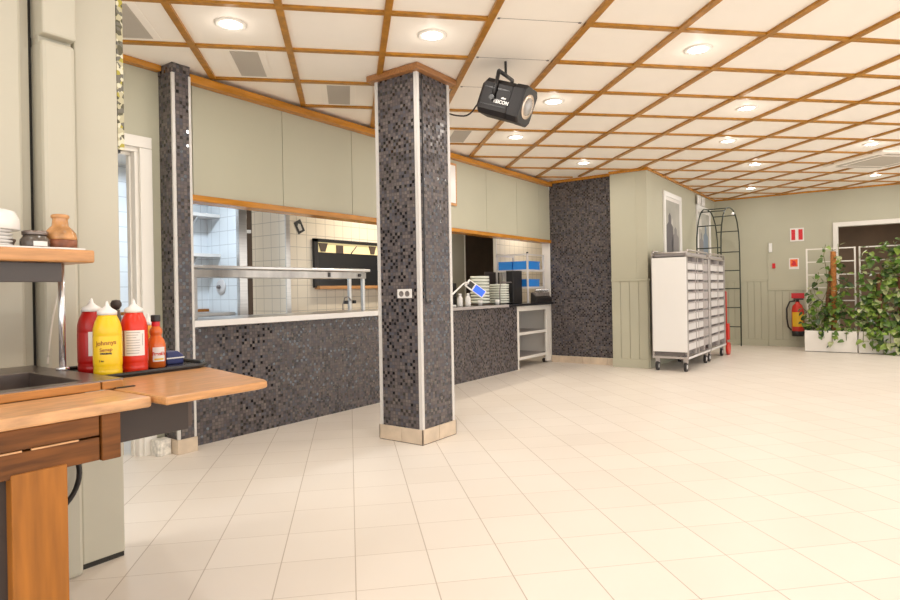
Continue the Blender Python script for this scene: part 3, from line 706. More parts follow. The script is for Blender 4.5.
part('upright', MB().tube([(10.44, 2.06, .15), (10.44, 2.06, 1.0), (10.44, 2.10, 1.06)], .014), 'redpaint', t)
part('upright', MB().tube([(10.44, 2.36, .15), (10.44, 2.36, 1.0), (10.44, 2.32, 1.06)], .014), 'redpaint', t)
part('crossbar', MB().box(10.43, 10.45, 2.06, 2.36, .98, 1.01).box(10.43, 10.45, 2.06, 2.36, .5, .53), 'redpaint', t)
part('lower_guard', MB().box(10.42, 10.52, 2.02, 2.10, .24, .50, .01), 'redpaint', t)
part('wheel', MB().cyl((10.47, 2.02, .1), (10.47, 2.06, .1), .1, 20), 'redpaint', t)
part('wheel', MB().cyl((10.47, 2.34, .1), (10.47, 2.38, .1), .1, 20), 'redpaint', t)

# ------------------------------------------------------------------ iron garden arch
t = thing('garden_arch', 'dark iron garden arch in the far corner behind the trolleys', 'garden arch', (11.2, 2.3, 0))
def hoop(y, xa=10.50, xb=12.06):
    xc, hw = (xa + xb) / 2, (xb - xa) / 2
    pts = [(xa, y, 0), (xa, y, 1.0), (xa, y, 1.62)]
    for k in range(1, 12):
        a = PI - PI * k / 12; pts.append((xc + hw * math.copysign(abs(math.cos(a)) ** .8, math.cos(a)), y, 1.62 + .82 * math.sin(a) ** .8))
    return pts + [(xb, y, 1.62), (xb, y, 1.0), (xb, y, 0)]
ya, yb2 = 2.13, 2.50
for y in (ya, yb2): part('hoop', MB().tube(hoop(y), .011), 'green_iron', t)
for z in (.35, .70, 1.05, 1.38, 1.72):
    for x in (10.50, 12.06): part('rung', MB().cyl((x, ya, z), (x, yb2, z), .009, 8), 'green_iron', t)
hp = hoop(ya)
for k in (4, 6, 8, 10, 12):
    x, _, z = hp[k]
    part('rung', MB().cyl((x, ya, z), (x, yb2, z), .009, 8), 'green_iron', t)
single('ornament', MB().lathe([(0, -.03), (.022, -.015), (.028, 0), (.022, .015), (0, .03)], (11.50, 2.13, 2.36), 14), 'porcelain', 'small white ball clipped to the top of the iron arch', 'ornament', (11.50, 2.13, 2.36))

# ------------------------------------------------------------------ planters, trellises, plants
PX0, PX1 = 11.5, 11.84
def planter(y0, y1, label, h=.345):
    t = thing('planter_box', label, 'planter', ((PX0 + PX1) / 2, (y0 + y1) / 2, 0))
    m = MB(); th = .02
    m.box(PX0, PX1, y0, y1, .01, .03).box(PX0, PX0 + th, y0, y1, .03, h, .003).box(PX1 - th, PX1, y0, y1, .03, h, .003).box(PX0 + th, PX1 - th, y0, y0 + th, .03, h).box(PX0 + th, PX1 - th, y1 - th, y1, .03, h)
    part('trough', m, 'white', t)
    part('soil', MB().box(PX0 + th, PX1 - th, y0 + th, y1 - th, .03, h - .04), 'soil', t)
    part('plinth', MB().box(PX0 + .01, PX1 - .01, y0 + .01, y1 - .01, 0, .012), 'gap', t)
    tr = MB(); xt = PX1 - .035
    for y in (y0 + .022, y1 - .022): tr.box(xt - .012, xt + .012, y - .012, y + .012, h - .04, 1.70, .002)
    for k in range(6):
        z = 1.688 - k * .215
        if z > h: tr.box(xt - .008, xt + .008, y0 + .022, y1 - .022, z - .009, z + .009)
    part('trellis', tr, 'white', t, 'white ladder trellis')
    return t
planter(.355, 1.075, 'white planter box with ladder trellis beside the fire extinguisher')
planter(-.40, .335, 'white planter box with ladder trellis overhung by dense trailing leaves')

def leaf(mb, p, d, up, L, W, mi):
    d = d.normalized(); s = d.cross(up)
    if s.length < .01: s = d.cross(Vector((1, 0, 0)))
    s.normalize(); n = s.cross(d).normalized()
    def P(u, v, k): return mb.bm.verts.new(p + d * (u * L) + s * (v * W) + n * (k * L))
    mb.mi = mi
    b, m1, m2, tip = P(0, 0, 0), P(.35, 0, -.03), P(.7, 0, -.06), P(1, 0, -.2)
    l1, l2, l3 = P(-.05, .34, .05), P(.25, .5, .06), P(.66, .32, -.02)
    r1, r2, r3 = P(-.05, -.34, .05), P(.25, -.5, .06), P(.66, -.32, -.02)
    for f in ((b, m1, l2, l1), (m1, m2, l3, l2), (m2, tip, l3), (b, r1, r2, m1), (m1, r2, r3, m2), (m2, r3, tip)): mb.face(f, True)
def plant(name, label, root, strands, lf, mats, pole=None, seed=1):
    """strands: list of paths; leaves grow along each; lf = (spacing, size lo, size hi, weights)"""
    rnd = random.Random(seed)
    t = thing(name, label, 'plant', root)
    st, fo = MB(), MB()
    sp, lo, hi, wts = lf
    for path in strands:
        P = [Vector(p) for p in path]
        st.tube(P, .005, 5)
        for A, B in zip(P, P[1:]):
            n = max(1, int((B - A).length / sp))
            for k in range(n):
                p = A.lerp(B, (k + rnd.random()) / n)
                d = Vector((rnd.gauss(-.5, .6), rnd.gauss(0, .8), rnd.gauss(-.35, .5)))
                q = p + d.normalized() * rnd.uniform(.02, .06)
                L = rnd.uniform(lo, hi)
                leaf(fo, q, d, Vector((-.5 + rnd.gauss(0, .4), rnd.gauss(0, .5), 1)), L, L * .8, rnd.choices(range(len(mats)), wts)[0])
    part('stems', st, 'stemm', t); part('foliage', fo, mats, t)
    if pole:
        for (p0, p1, r, m) in pole: part('moss_pole', MB().tube([Vector(p0).lerp(Vector(p1), k / 6) for k in range(7)], [r, r * 1.05, r * .96, r * 1.04, r, r * 1.03, r * .92], 12), m, t)
    return t
R = random.Random(11)
def climb(x, y, z0, z1, wob=.06, n=8):
    return [(x + R.gauss(0, wob * .5), y + R.gauss(0, wob), z0 + (z1 - z0) * k / n) for k in range(n + 1)]
def trail(x, y, z, dx, dy, drop):
    return [(x, y, z), (x + dx * .5, y + dy * .5, z + .04), (x + dx, y + dy, z - drop * .3), (x + dx * 1.05, y + dy * 1.1, z - drop)]
G3 = ['leaf', 'leaf2', 'leaf3', 'leafpale']
plant('climbing_plant', 'sparse climbing plant on the coir pole in the planter beside the extinguisher', (11.70, .70, .305),
      [climb(11.69, .90, .3, 1.3), climb(11.66, .98, .3, 1.0), climb(11.66, .80, .3, 1.75, .05), climb(11.70, .62, .3, 1.75, .05), climb(11.62, .55, .3, 1.2), climb(11.60, .72, .3, .9, .08), climb(11.6, 1.0, .3, .75), climb(11.62, .93, .3, .95, .05), climb(11.60, .82, .3, .7, .08), climb(11.60, .62, .3, .75, .08), climb(11.60, .48, .3, .8, .06), climb(11.66, .50, .3, 1.5, .05),
       trail(11.58, .68, .34, -.10, .01, .22), trail(11.58, .50, .34, -.10, 0, .14), trail(11.58, .85, .34, -.09, .02, .10)],
      (.042, .06, .115, (4, 2.4, 2.4, .6)), G3, [((11.66, .67, .3), (11.66, .665, 1.63), .042, 'moss'), ((11.72, .80, .3), (11.70, .70, 1.35), .036, 'mossdark')], 3)
strs = [climb(11.66 + R.uniform(-.06, .08), y, .3, z, .07) for y, z in ((.30, 1.1), (.22, 1.55), (.14, 1.7), (.06, 1.72), (-.02, 1.75), (-.10, 1.75), (-.18, 1.78), (-.27, 1.8), (-.34, 1.75), (.02, 1.5), (-.2, 1.4), (.26, .9), (.1, 1.1))]
strs += [trail(11.56, y, .38, -.11 - R.random() * .05, R.uniform(-.03, .03), dr) for y, dr in ((.26, .20), (.18, .32), (.08, .26), (0, .36), (-.08, .30), (-.16, .37), (-.24, .22), (-.33, .30))]
plant('trailing_plant', 'dense green trailing plant filling the second planter and its trellis', (11.68, -.05, .305), strs,
      (.036, .07, .145, (4, 3.4, 1.3, 1.5)), G3, [((11.68, .07, .3), (11.68, .06, 1.25), .042, 'mossdark'), ((11.70, -.22, .3), (11.70, -.21, 1.2), .042, 'mossdark')], 5)

# ------------------------------------------------------------------ ceiling fixtures
def gp(i, j):
    a, b = A0 + GC * i, B0 + GC * j
    return (a + b) * S2, (b - a) * S2
DL = [((1.49, 1.45), 'round recessed downlight nearest the narrow mosaic column'),
      ((3.49, 1.47), 'round recessed downlight above the wooden-capped column'),
      ((5.5, 3.47), 'round recessed downlight behind the hanging black projector'),
      ((5.5, 5.46), 'round recessed downlight below the projector, over the serving wall'),
      ((7.54, 7.44), 'round recessed downlight closest to the dark mosaic end wall'),
      ((6.5, 1.48), 'round recessed downlight right of the projector, largest over the open floor'),
      ((8.52, 3.47), 'round recessed downlight in the middle row over the open floor, second from the camera'),
      ((9.5, 5.38), 'round recessed downlight in the middle row over the open floor, third from the camera'),
      ((11.44, 7.28), 'round recessed downlight fourth in the row towards the trolleys'),
      ((13.48, 10.26), 'round recessed downlight nearest the far corner with the iron arch'),
      ((12.48, 5.34), 'round recessed downlight in front of the square ceiling air unit'),
      ((15.4, 8.22), 'round recessed downlight behind the square ceiling air unit, near the far wall')]
d0 = None
for (ij, lab) in DL:
    x, y = gp(*ij)
    if d0 is None:
        d0 = thing('downlight', lab, 'ceiling light', (x, y, CE), 'recessed ceiling downlights')
        part('ring', MB().lathe([(.066, 0), (.092, 0), (.092, -.006), (.084, -.010), (.066, -.008)], (x, y, CE), 32, None, False), 'lamptrim', d0)
        part('lamp', MB().lathe([(0, -.0045), (.066, -.0045), (.066, -.001), (0, -.001)], (x, y, CE), 32), 'lens', d0)
    else: dup(d0, (x, y, CE), lab)
LW = 6.0
def lamp(x, y, z, e, col=(1, .95, .88), r=.13, spread=PI):
    l = bpy.data.lights.new('lamp', 'AREA'); l.shape = 'DISK'; l.size = r; l.energy = e; l.color = col; l.spread = spread
    o = bpy.data.objects.new('ceiling_lamp', l); C.objects.link(o); o.location = (x, y, z); return o
unseen_lamps = [(-.5, -.5), (2.5, -1.5), (5.5, -1.5), (8.5, -1.5), (10.5, .5), (12.5, 2.5), (14.5, 4.5), (16.5, 5.5), (6.5, -4.5), (3.5, -4.5), (.5, -3.5)]  # unseen downlights continuing the pattern out of view, added to light the room
for ij in [d[0] for d in DL] + unseen_lamps:
    x, y = gp(*ij); lamp(x, y, CE - .022, LW)
    l = bpy.data.lights.new('halo_fill', 'POINT'); l.shadow_soft_size = .03; l.energy = .42; l.color = (1, .93, .84)  # added point light under each downlight, for a halo and a brighter ceiling
    o = bpy.data.objects.new('ceiling_halo_fill', l); C.objects.link(o); o.location = (x, y, CE - .06)
VL = [((.5, 1.5), 'grey ceiling vent nearest the sage wall end on the left'), ((1.5, 2.5), 'grey ceiling vent over the serving wall right of the narrow column'),
      ((2.5, 3.5), 'grey ceiling vent just left of the capped column'), ((4.5, 5.5), 'grey ceiling vent just right of the capped column, under the projector')]
v0 = None
for (ij, lab) in VL:
    x, y = gp(*ij)
    if v0 is None:
        v0 = thing('ceiling_vent', lab, 'air vent', (x, y, CE), 'ceiling vents'); v0.rotation_euler = (0, 0, -PI / 4)
        part('frame', MB().box(-.135, .135, -.27, .27, -.006, -.001, .002), 'ceil', v0, local=True)
        gr = MB().box(-.09, .09, -.235, .235, -.008, -.006)
        for k in range(24): gr.box(-.088, .088, -.23 + k * .0195, -.222 + k * .0195, -.011, -.008)
        part('grille', gr, 'ventgrey', v0, local=True)
    else: dup(v0, (x, y, CE), lab)
x, y = gp(13.9, 6.5)
t = thing('air_conditioner', 'square ceiling air unit with slotted edges near the right of the room', 'air conditioner', (x, y, CE)); t.rotation_euler = (0, 0, -PI / 4)
part('panel', MB().box(-.48, .48, -.48, .48, -.035, -.001, .012), 'ceil', t, local=True)
part('intake_grille', MB().box(-.28, .28, -.28, .28, -.042, -.035, .003), 'ventgrey', t, local=True)
for k in range(4):
    rm = Matrix.Rotation(k * PI / 2, 4, 'Z')
    part('louvre', MB().box(-.34, .34, .34, .41, -.039, -.034, mtx=rm), 'ventgrey', t, local=True)

# hanging effect projector
pc = Vector((0, 0, H)) + (FW + RT * ((507 - 450) / 606.5)) * 4.33 + Vector((0, 0, (288.8 - 100.5) / 606.5 * 4.33))
ax = (RT * .80 - FW * .45 + Vector((0, 0, -.36))).normalized()
sd = ax.cross(Vector((0, 0, 1))).normalized()      # towards the room side
if sd.dot(FW) > 0: sd = -sd
upv = sd.cross(ax).normalized()
if upv.z < 0: upv = -upv
RMX = Matrix((ax, upv.cross(ax), upv)).transposed()
t = thing('stage_projector', 'black stage projector hanging from the ceiling beside the capped column', 'projector', pc); t.rotation_euler = RMX.to_euler(); t.scale = (.92, .92, .92)
yside = 1 if (RMX @ Vector((0, 1, 0))).dot(FW) < 0 else -1
L, Wd, Hh = .20, .115, .135
def octa(x, s=1.0):
    w_, h_ = Wd * s, Hh * s; c = .035
    return [(x, y_, z_) for y_, z_ in ((-w_, -h_ + c), (-w_ + c, -h_), (w_ - c, -h_), (w_, -h_ + c), (w_, h_ - c), (w_ - c, h_), (-w_ + c, h_), (-w_, h_ - c))]
def loft(mb, rings):
    vs = [[mb.bm.verts.new(p) for p in r] for r in rings]; n = len(vs[0])
    for A, B in zip(vs, vs[1:]):
        for k in range(n): mb.face([A[k], A[(k + 1) % n], B[(k + 1) % n], B[k]])
    mb.face(vs[0][::-1]); mb.face(vs[-1]); return mb
part('body', loft(MB(), [octa(-.165, .86), octa(-.14, 1), octa(.10, 1), octa(.105, .97), octa(.11, .97), octa(.115, 1.02), octa(.20, 1.04)]), 'projector', t, local=True)
part('front_bezel', loft(MB(), [octa(.2, 1.04), octa(.212, 1.0)]), 'black', t, local=True)
part('reflector', MB().lathe([(.092, .2), (.092, .217), (.07, .2155), (0, .2155)], (0, 0, 0), 32, Matrix.Rotation(PI / 2, 4, 'Y')), 'parch', t, local=True)
part('lens', MB().lathe([(.066, .2), (.066, .222), (.045, .232), (0, .236)], (0, 0, 0), 32, Matrix.Rotation(PI / 2, 4, 'Y')), 'glass', t, local=True)
part('side_rib', MB().box(-.13, .09, yside * Wd, yside * (Wd + .004), .06, .067).box(-.13, .09, yside * Wd, yside * (Wd + .004), -.067, -.06), 'black', t, local=True)
inv = RMX.inverted()
def Lw(v): return inv @ Vector(v)                   # world offset to the projector's own frame
top = CE - pc.z
br = MB()
for s_ in (-1, 1):
    br.tube([Vector((-.035, s_ * (Wd + .012), -.01)), Vector((-.035, s_ * (Wd + .012), .06)), Vector((-.05, s_ * (Wd + .012), .19))], .015, 8)
br.tube([Vector((-.05, -Wd - .012, .19)), Vector((-.05, Wd + .012, .19))], .015, 8)
part('bracket', br, 'black', t, local=True)
hv = Vector((-.05, 0, .19)); zz = (pc + RMX @ hv * .92).z
part('ceiling_hook', MB().tube([hv, hv + Lw((0, 0, (CE - .001 - zz) / .92))], .01, 8), 'black', t, local=True)
part('bracket_knob', MB().cyl((-.035, yside * Wd, -.01), (-.035, yside * (Wd + .03), -.01), .02), 'black', t, local=True)
def flat_text(txt, size, x, z, bold):
    b = text_mesh(txt, size, bold); mb = MB()
    rm = Matrix(((yside * -1, 0, 0), (0, 0, 0), (0, 1, 0)))
    for v in b.verts: v.co = Vector((x - yside * v.co.x * 1.0 * (1 if yside < 0 else 1), yside * (Wd + .0015), z + v.co.y))
    mb._merge(b); return mb
part('lettering', flat_text('REICON', .036, .042, -.03, .0013), 'whiteplastic', t, 'white brand lettering', local=True)
part('lettering', flat_text('effect', .018, .055, .002, .001), 'whiteplastic', t, 'small white lettering', local=True)
# its cord, looping to the column and down the column face
pr = pc + RMX @ Vector((-.172, 0, -.03)) * .92
path = [pr, pr + Vector((-.03, .02, -.01)), pr.lerp(Vector((3.84, 2.78, 2.54)), .35) + Vector((0, 0, -.10)), pr.lerp(Vector((3.84, 2.78, 2.54)), .7) + Vector((0, 0, -.08)), Vector((3.85, 2.77, 2.50)), Vector((3.822, 2.80, 2.54)), Vector((3.82, 2.85, 2.56))]
def smooth(P, it=2):
    P = [Vector(p) for p in P]
    for _ in range(it):
        Q = [P[0]]
        for a, b in zip(P, P[1:]): Q += [a.lerp(b, .25), a.lerp(b, .75)]
        P = Q + [P[-1]]
    return P
single('power_cord', MB().tube(smooth(path), .006, 6), 'black', 'black cord from the stage projector looping to the capped column', 'cord', tuple(pr))

single('cable', MB().tube(smooth([(3.458, 2.694, 2.675), (3.456, 2.694, 1.9), (3.458, 2.694, 1.1), (3.458, 2.692, 1.04), (3.475, 2.690, 1.015), (3.505, 2.690, 1.02), (3.51, 2.690, 1.035)]), .0055, 6), 'black', 'thin black cable down the right face of the capped column, hooked at its end', 'cable', (3.458, 2.694, 1.1))

# ------------------------------------------------------------------ buffet counter on the left
t = thing('buffet_counter', 'wooden buffet counter with steel well and side flap at the left edge', 'counter', (.4, 2.1, 0))
part('front_board', MB().box(-.6, .884, 1.655, 1.897, .815, .845, .007), 'boardpale', t)
part('lip', MB().box(-.6, .86, 1.898, 1.914, .845, .869, .003), 'lipwood', t)
part('lip', MB().box(.864, .925, 1.898, 1.914, .845, .869, .003), 'lipwood', t)
st = MB()
st.box(-.6, .93, 1.905, 1.96, .866, .873, .002).box(-.6, .93, 2.35, 2.58, .866, .873, .002).box(.835, .93, 1.96, 2.35, .866, .873, .002).box(-.6, -.3, 1.96, 2.35, .866, .873, .002)
part('steel_top', st, 'darksteel', t)
wl = MB(); wl.box(-.3, .835, 1.955, 1.96, .74, .868).box(-.3, .835, 2.35, 2.355, .74, .868).box(.835, .84, 1.955, 2.355, .74, .868).box(-.305, -.3, 1.955, 2.355, .74, .868).box(-.3, .835, 1.96, 2.35, .735, .742)
part('well', wl, 'darksteel', t)
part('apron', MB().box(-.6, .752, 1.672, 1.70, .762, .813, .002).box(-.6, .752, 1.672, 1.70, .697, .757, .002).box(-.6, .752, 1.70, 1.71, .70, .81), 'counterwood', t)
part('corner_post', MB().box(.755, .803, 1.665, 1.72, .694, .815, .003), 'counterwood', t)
part('gap_streak', MB().box(-.6, .575, 1.668, 1.674, .7575, .7615).box(.595, .70, 1.668, 1.674, .7575, .7615), 'boardpale', t, 'pale strip painted as a light streak')  # pale strips painted as the bright streak along the apron gap
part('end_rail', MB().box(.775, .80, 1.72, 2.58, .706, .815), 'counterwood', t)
part('leg', MB().box(.552, .673, 1.668, 1.73, .018, .707, .003), 'legwood', t)
part('leg', MB().box(.60, .673, 2.3, 2.5, .018, .707, .003), 'counterwood', t)
part('cabinet_side', MB().box(.535, .552, 1.70, 2.5, .02, .707), 'deepdark', t)
part('cabinet_back', MB().box(-.6, .552, 2.48, 2.5, .02, .707), 'deepdark', t)
part('inner_shelf', MB().box(-.6, .548, 1.74, 2.48, .445, .487, .003), 'boardpale', t)
fl = [(.892, 1.60), (1.20, 1.60), (1.238, 1.612), (1.258, 1.65), (1.36, 2.13), (1.36, 2.50), (.936, 2.50), (.936, 1.897), (.892, 1.897)]
part('side_flap', MB().prism(fl, .822, .845, 'z', .007), 'board', t)
part('flap_support', MB().box(.83, 1.048, 1.75, 1.78, .712, .821, .002), 'deepdark', t)
part('flap_bracket', MB().box(1.048, 1.072, 1.77, 2.2, .715, .821, .002), 'darkwood', t)
part('flap_hinge', MB().box(.90, .955, 1.885, 1.90, .8455, .848), 'black', t)
us = part('upper_shelf', MB().box(-.6, .985, 2.20, 2.50, 1.240, 1.283, .006), 'board', t)
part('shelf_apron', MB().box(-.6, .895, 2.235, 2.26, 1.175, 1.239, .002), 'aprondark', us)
part('post', MB().cyl((.918, 2.30, .873), (.918, 2.30, 1.240), .0105, 18).cyl((.918, 2.30, .873), (.918, 2.30, .885), .02, 18), 'chrome', t)
single('hanging_cord', MB().tube(smooth([(1.03, 2.56, 1.40), (1.032, 2.57, 1.22), (1.0, 2.585, 1.05), (.985, 2.585, .93), (.975, 2.57, .875)]), .0035, 6), 'bluetray', 'thin pale cord hanging on the wall behind the chrome post', 'cord', (1.03, 2.57, .9))
single('cable', MB().tube(smooth([(1.03, 2.56, .62), (1.055, 2.555, .52), (1.075, 2.55, .45), (1.06, 2.56, .37), (1.01, 2.57, .31), (.96, 2.58, .29)]), .010, 8), 'black', 'thick black cable curving below the buffet counter by the sage wall', 'cable', (1.06, 2.56, .45))
# upper shelf crockery
sz = 1.283
single('serving_tray', MB().box(.62, .962, 2.215, 2.45, sz, sz + .006, .002), 'porcelain', 'thin white tray under the jars on the upper shelf', 'tray', (.8, 2.33, sz)); sz += .006
pos = (.725, 2.335)
o = None
for k in range(5):
    p = (pos[0], pos[1], sz + k * .0112)
    if o is None:
        m = MB().lathe([(0, 0), (.038, 0), (.062, .008), (.062, .011), (.04, .005), (0, .004)], (0, 0, 0), 28)
        o = part('saucer', m, 'porcelain'); o.location = p; tag(o, 'white saucer in the small stack under the inverted white bowl', 'saucer', 'saucers on the upper shelf')
    else:
        c = o.copy(); C.objects.link(c); c.location = p
zb = sz + .0565
single('bowl', MB().lathe([(.080, 0), (.083, .003), (.081, .035), (.070, .060), (.045, .068), (0, .068)], (*pos, zb), 32), 'porcelain', 'white bowl upside down on the stack of saucers', 'bowl', (*pos, zb))
px = (.845, 2.31)
t = thing('jar', 'low dark glass jar with pale label between the saucers and the amber jar', 'jar', (*px, sz))
part('body', MB().lathe([(0, 0), (.041, 0), (.043, .004), (.043, .028), (.035, .040), (.033, .044), (0, .044)], (*px, sz), 28), 'jardark', t)
part('lid', MB().lathe([(.037, .044), (.038, .046), (.038, .056), (.035, .058), (0, .058)], (*px, sz), 28), 'darksteel', t)
ang = math.atan2(-px[1], -px[0])
part('label', MB().curved(px, .0437, sz + .006, sz + .022, ang - .1, ang + .9), 'label', t, 'pale label')
single('dark_bowl', MB().lathe([(0, 0), (.03, 0), (.045, .03), (.045, .036), (.04, .034), (0, .01)], (.785, 2.435, sz), 24), 'darkwood', 'small dark wooden bowl behind the jar on the upper shelf', 'bowl', (.785, 2.435, sz))
px = (.937, 2.315)
single('coaster', MB().lathe([(0, 0), (.05, 0), (.058, .003), (.058, .005), (0, .005)], (.93, 2.33, sz), 28), 'porcelain', 'white coaster under the amber glass jar', 'coaster', (.93, 2.33, sz))
px = (.93, 2.33); sz2 = sz + .005
t = thing('jar', 'squat amber glass jar with narrow neck at the end of the upper shelf', 'jar', (*px, sz2))
part('body', MB().lathe([(.050, .028), (.051, .036), (.048, .052), (.036, .068), (.026, .078), (.0235, .098), (.0255, .110), (.0255, .116), (.022, .118), (.02, .118), (.0, .112)], (*px, sz2), 32), 'amber', t)
part('contents', MB().lathe([(0, 0), (.046, 0), (.050, .006), (.0505, .0285), (0, .0285)], (*px, sz2), 32), 'jarbrown', t, 'brown contents')
part('neck_ring', MB().lathe([(.0262, .104), (.028, .107), (.028, .113), (.0262, .116)], (*px, sz2), 28, None, False), 'board', t)
# tray with sauce bottles
tz = .8455
tp = [(.965, 2.115), (1.32, 2.125), (1.36, 2.15), (1.40, 2.24), (1.40, 2.47), (1.37, 2.50), (.975, 2.50), (.955, 2.48), (.955, 2.13)]
t = thing('serving_tray', 'black serving tray under the sauce bottles on the buffet flap', 'tray', (1.18, 2.3, tz))
part('tray_base', MB().prism(tp, tz, tz + .006), 'blackgloss', t)
rim = MB(); n = len(tp)
rim.tube([(p[0], p[1], tz + .010) for p in tp + [tp[0]]], .0075, 8)
part('rim', rim, 'black', t)
tz += .006
def squeeze(px, r, h, col, label, nozzle=True, lab=None):
    ang = math.atan2(-px[1], -px[0])
    t = thing('squeeze_bottle', label, 'sauce bottle', (*px, tz))
    hb = h - .047
    prof = [(0, 0), (r * .92, 0), (r * .97, .004), (r * .985, .02), (r * .95, .024), (r * .985, .028), (r * .95, .033), (r * .99, .038), (r, .045), (r, hb * .64), (r * .975, hb * .655), (r, hb * .67), (r * .97, hb * .78), (r * .86, hb * .88), (r * .70, hb * .955), (r * .62, hb), (0, hb)]
    part('body', MB().lathe(prof, (*px, tz), 36), col, t)
    part('cap', MB().lathe([(r * .68, hb - .002), (r * .69, hb + .01), (r * .60, hb + .014), (r * .34, hb + .021), (r * .15, hb + .030), (r * .09, h - .004), (0, h)], (*px, tz), 24), 'whiteplastic', t)
    return t, ang
def red_label(t, px, r, a0, a1, z0, z1, seed):
    rnd = random.Random(seed)
    l = part('label', MB().curved(px, r + .0006, tz + z0, tz + z1, a0, a1, 16), 'label', t, 'white printed label')
    m = MB(); n = 9
    for k in range(n):
        z = tz + z0 + (z1 - z0) * (k + .9) / (n + .8); f = rnd.uniform(.62, .80)
        m.curved(px, r + .0011, z, z + .0022, a0 + (a1 - a0) * .22, a0 + (a1 - a0) * f, 10)
    part('small_print', m, 'print_grey', l)
    return l
pB = (1.03, 2.335)
t, an = squeeze((1.075, 2.448), .045, .262, 'orange', 'orange-yellow squeeze bottle at the back behind the dark red one')
t, an = squeeze(pB, .047, .268, 'red', 'dark red squeeze bottle between the chrome post and the yellow bottle')
red_label(t, pB, .047, an - .25, an + 1.0, .062, .148, 3)
pY = (1.011, 2.178)
t, an = squeeze(pY, .045, .258, 'yellow', 'yellow squeeze bottle with brown lettering, foremost on the black tray')
m = MB()
curved_text(m, 'Johnnys', .021, pY, .0458, tz + .115, an - .12, .0004, .06)
curved_text(m, 'Senap', .017, pY, .0458, tz + .092, an - .12, .0003, .06)
part('lettering', m, 'print_brown', t, 'brown script lettering')
m = MB(); curved_text(m, 'ORIGINAL', .008, pY, .0458, tz + .079, an - .12, .0006)
curved_text(m, '1 kg', .009, pY, .0458, tz + .054, an - .45, .0003)
part('lettering', m, 'black', t, 'small black lettering')
pR = (1.117, 2.207)
t, an = squeeze(pR, .045, .262, 'redorange', 'bright red squeeze bottle with white label beside the hot sauce')
l = red_label(t, pR, .045, an - .95, an + .80, .060, .150, 5)
part('red_flap_print', MB().curved(pR, .0462, tz + .060, tz + .150, an - .86, an - .72, 4), 'print_brown', l)
part('side_print', MB().curved(pR, .0462, tz + .095, tz + .138, an + .58, an + .63, 2), 'print_grey', l)
t, an = squeeze((1.262, 2.385), .036, .205, 'orange', 'small orange sauce bottle with white cap hidden behind the bright red one')
pH = (1.225, 2.258); an = math.atan2(-pH[1], -pH[0])
t = thing('hot_sauce_bottle', 'glass hot sauce bottle with black cap and white label on the black tray', 'sauce bottle', (*pH, tz))
part('glass', MB().lathe([(0, 0), (.029, 0), (.033, .004), (.034, .06), (.034, .085), (.029, .104), (.020, .117), (.0185, .122), (.022, .128), (.0235, .136), (.021, .146), (.0145, .154), (.0135, .160), (0, .160)], (*pH, tz), 30), 'hot', t)
part('neck_band', MB().lathe([(.0142, .155), (.0145, .157), (.0145, .174), (.014, .176), (0, .176)], (*pH, tz), 24), 'signred', t)
part('cap', MB().lathe([(.0165, .174), (.017, .176), (.017, .196), (.015, .199), (0, .199)], (*pH, tz), 24), 'black', t)
l = part('label', MB().curved(pH, .0346, tz + .024, tz + .078, an - .35, an + .95, 12), 'label', t, 'white label with red lettering')
m = MB(); curved_text(m, "Frank's", .017, pH, .0351, tz + .053, an + .28, .0008); part('lettering', m, 'print_red', l)
m = MB().curved(pH, .0351, tz + .03, tz + .036, an - .2, an + .8, 8); part('lower_band', m, 'yellowlabel', l)
px = (1.318, 2.318)
single('sauce_sachet', MB().prism([(1.285, tz), (1.355, tz), (1.355, tz + .034), (1.33, tz + .052), (1.285, tz + .050)], 2.29, 2.345, 'y', .004), 'navy', 'small navy blue packet at the right end of the black tray', 'packet', (px[0], px[1], tz))
o = C.objects['sauce_sachet']
part('white_stripe', MB().box(1.284, 1.357, 2.2885, 2.2905, tz + .022, tz + .027), 'label', o)
px = (1.150, 2.405)
t = thing('pepper_mill', 'slim dark pepper mill sticking up between the yellow and bright red bottles', 'pepper mill', (*px, tz))
part('body', MB().lathe([(0, 0), (.026, 0), (.026, .02), (.018, .06), (.015, .13), (.017, .19), (.013, .22), (0, .22)], (*px, tz), 22), 'darkwood', t)
part('knob', MB().lathe([(0, .22), (.010, .222), (.019, .235), (.020, .245), (.014, .257), (0, .26)], (*px, tz), 22), 'deepdark', t)

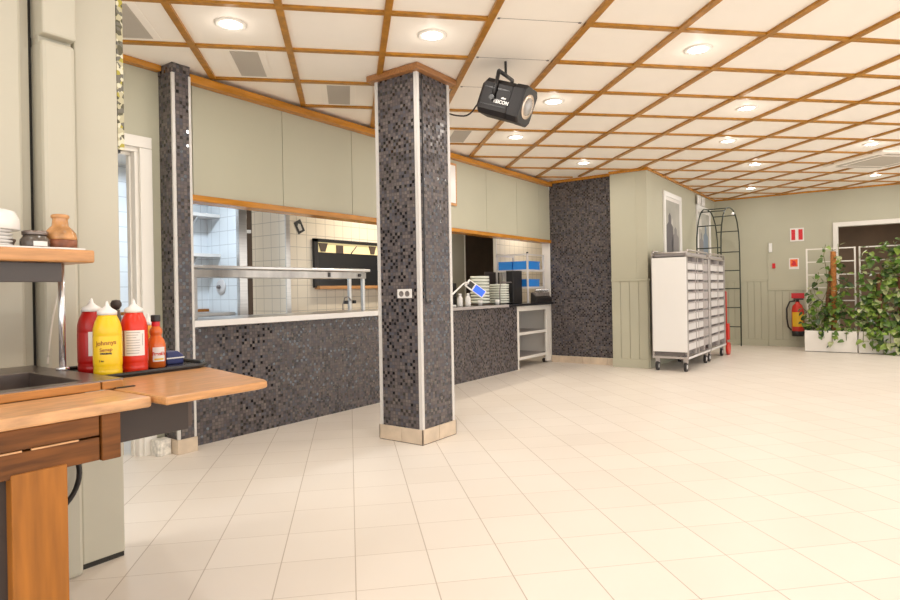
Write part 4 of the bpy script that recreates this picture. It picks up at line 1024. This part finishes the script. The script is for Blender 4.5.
# ------------------------------------------------------------------ kitchen lamps (tubes on the kitchen ceiling) and daylight
def tube_lamp(x, y, rz, e, col, label, L=1.2):
    t = thing('tube_light', label, 'ceiling light', (x, y, 2.42)); t.rotation_euler = (0, 0, rz)
    part('housing', MB().box(-L / 2, L / 2, -.06, .06, -.05, -.001, .004), 'whiteplastic', t, local=True)
    part('diffuser', MB().box(-L / 2 + .02, L / 2 - .02, -.045, .045, -.056, -.05, .003), 'tube', t, local=True)
    l = bpy.data.lights.new('tube', 'AREA'); l.shape = 'RECTANGLE'; l.size = L; l.size_y = .1; l.energy = e; l.color = col
    o = bpy.data.objects.new('tube_lamp', l); C.objects.link(o); o.location = (x, y, 2.36); o.rotation_euler = (0, 0, rz)
tube_lamp(2.9, 5.35, 0, 22, (.75, .88, 1), 'cool tube light on the kitchen ceiling over the alcove', 1.2)
tube_lamp(5.9, 4.95, 0, 20, (1, .86, .66), 'warm tube light on the kitchen ceiling in front of the hatch', 1.2)
tube_lamp(8.6, 4.5, 0, 7, (1, .88, .74), 'warm tube light on the kitchen ceiling over the bin rack', .6)

lamp(13.6, 1.0, 2.45, 14); lamp(13.8, -1.5, 2.45, 14)  # added lamps without fittings, to brighten the room past the doorway
wd = bpy.data.worlds.new('world'); sc.world = wd; wd.use_nodes = True
bg = wd.node_tree.nodes['Background']; bg.inputs[0].default_value = (1, .99, .97, 1); bg.inputs[1].default_value = 1.7

sc.view_settings.view_transform = 'Standard'; sc.view_settings.look = 'None'
sc.view_settings.gamma = 1; sc.view_settings.use_curve_mapping = False
sc.view_settings.exposure = .28
sc.cycles.max_bounces = 8; sc.cycles.diffuse_bounces = 5; sc.cycles.glossy_bounces = 4; sc.cycles.sample_clamp_indirect = 6

# the buffet stands a little lower than first measured: counter, trays and everything on them
for o in list(C.objects):
    if o.parent is None and o.type in ('MESH', 'EMPTY') and o.get('kind') != 'structure' and -1 < o.location.x < 1.45 and .5 < o.location.y < 2.62 and (o.location.z > .4 or o.name.startswith('buffet')):
        o.location.z -= .018
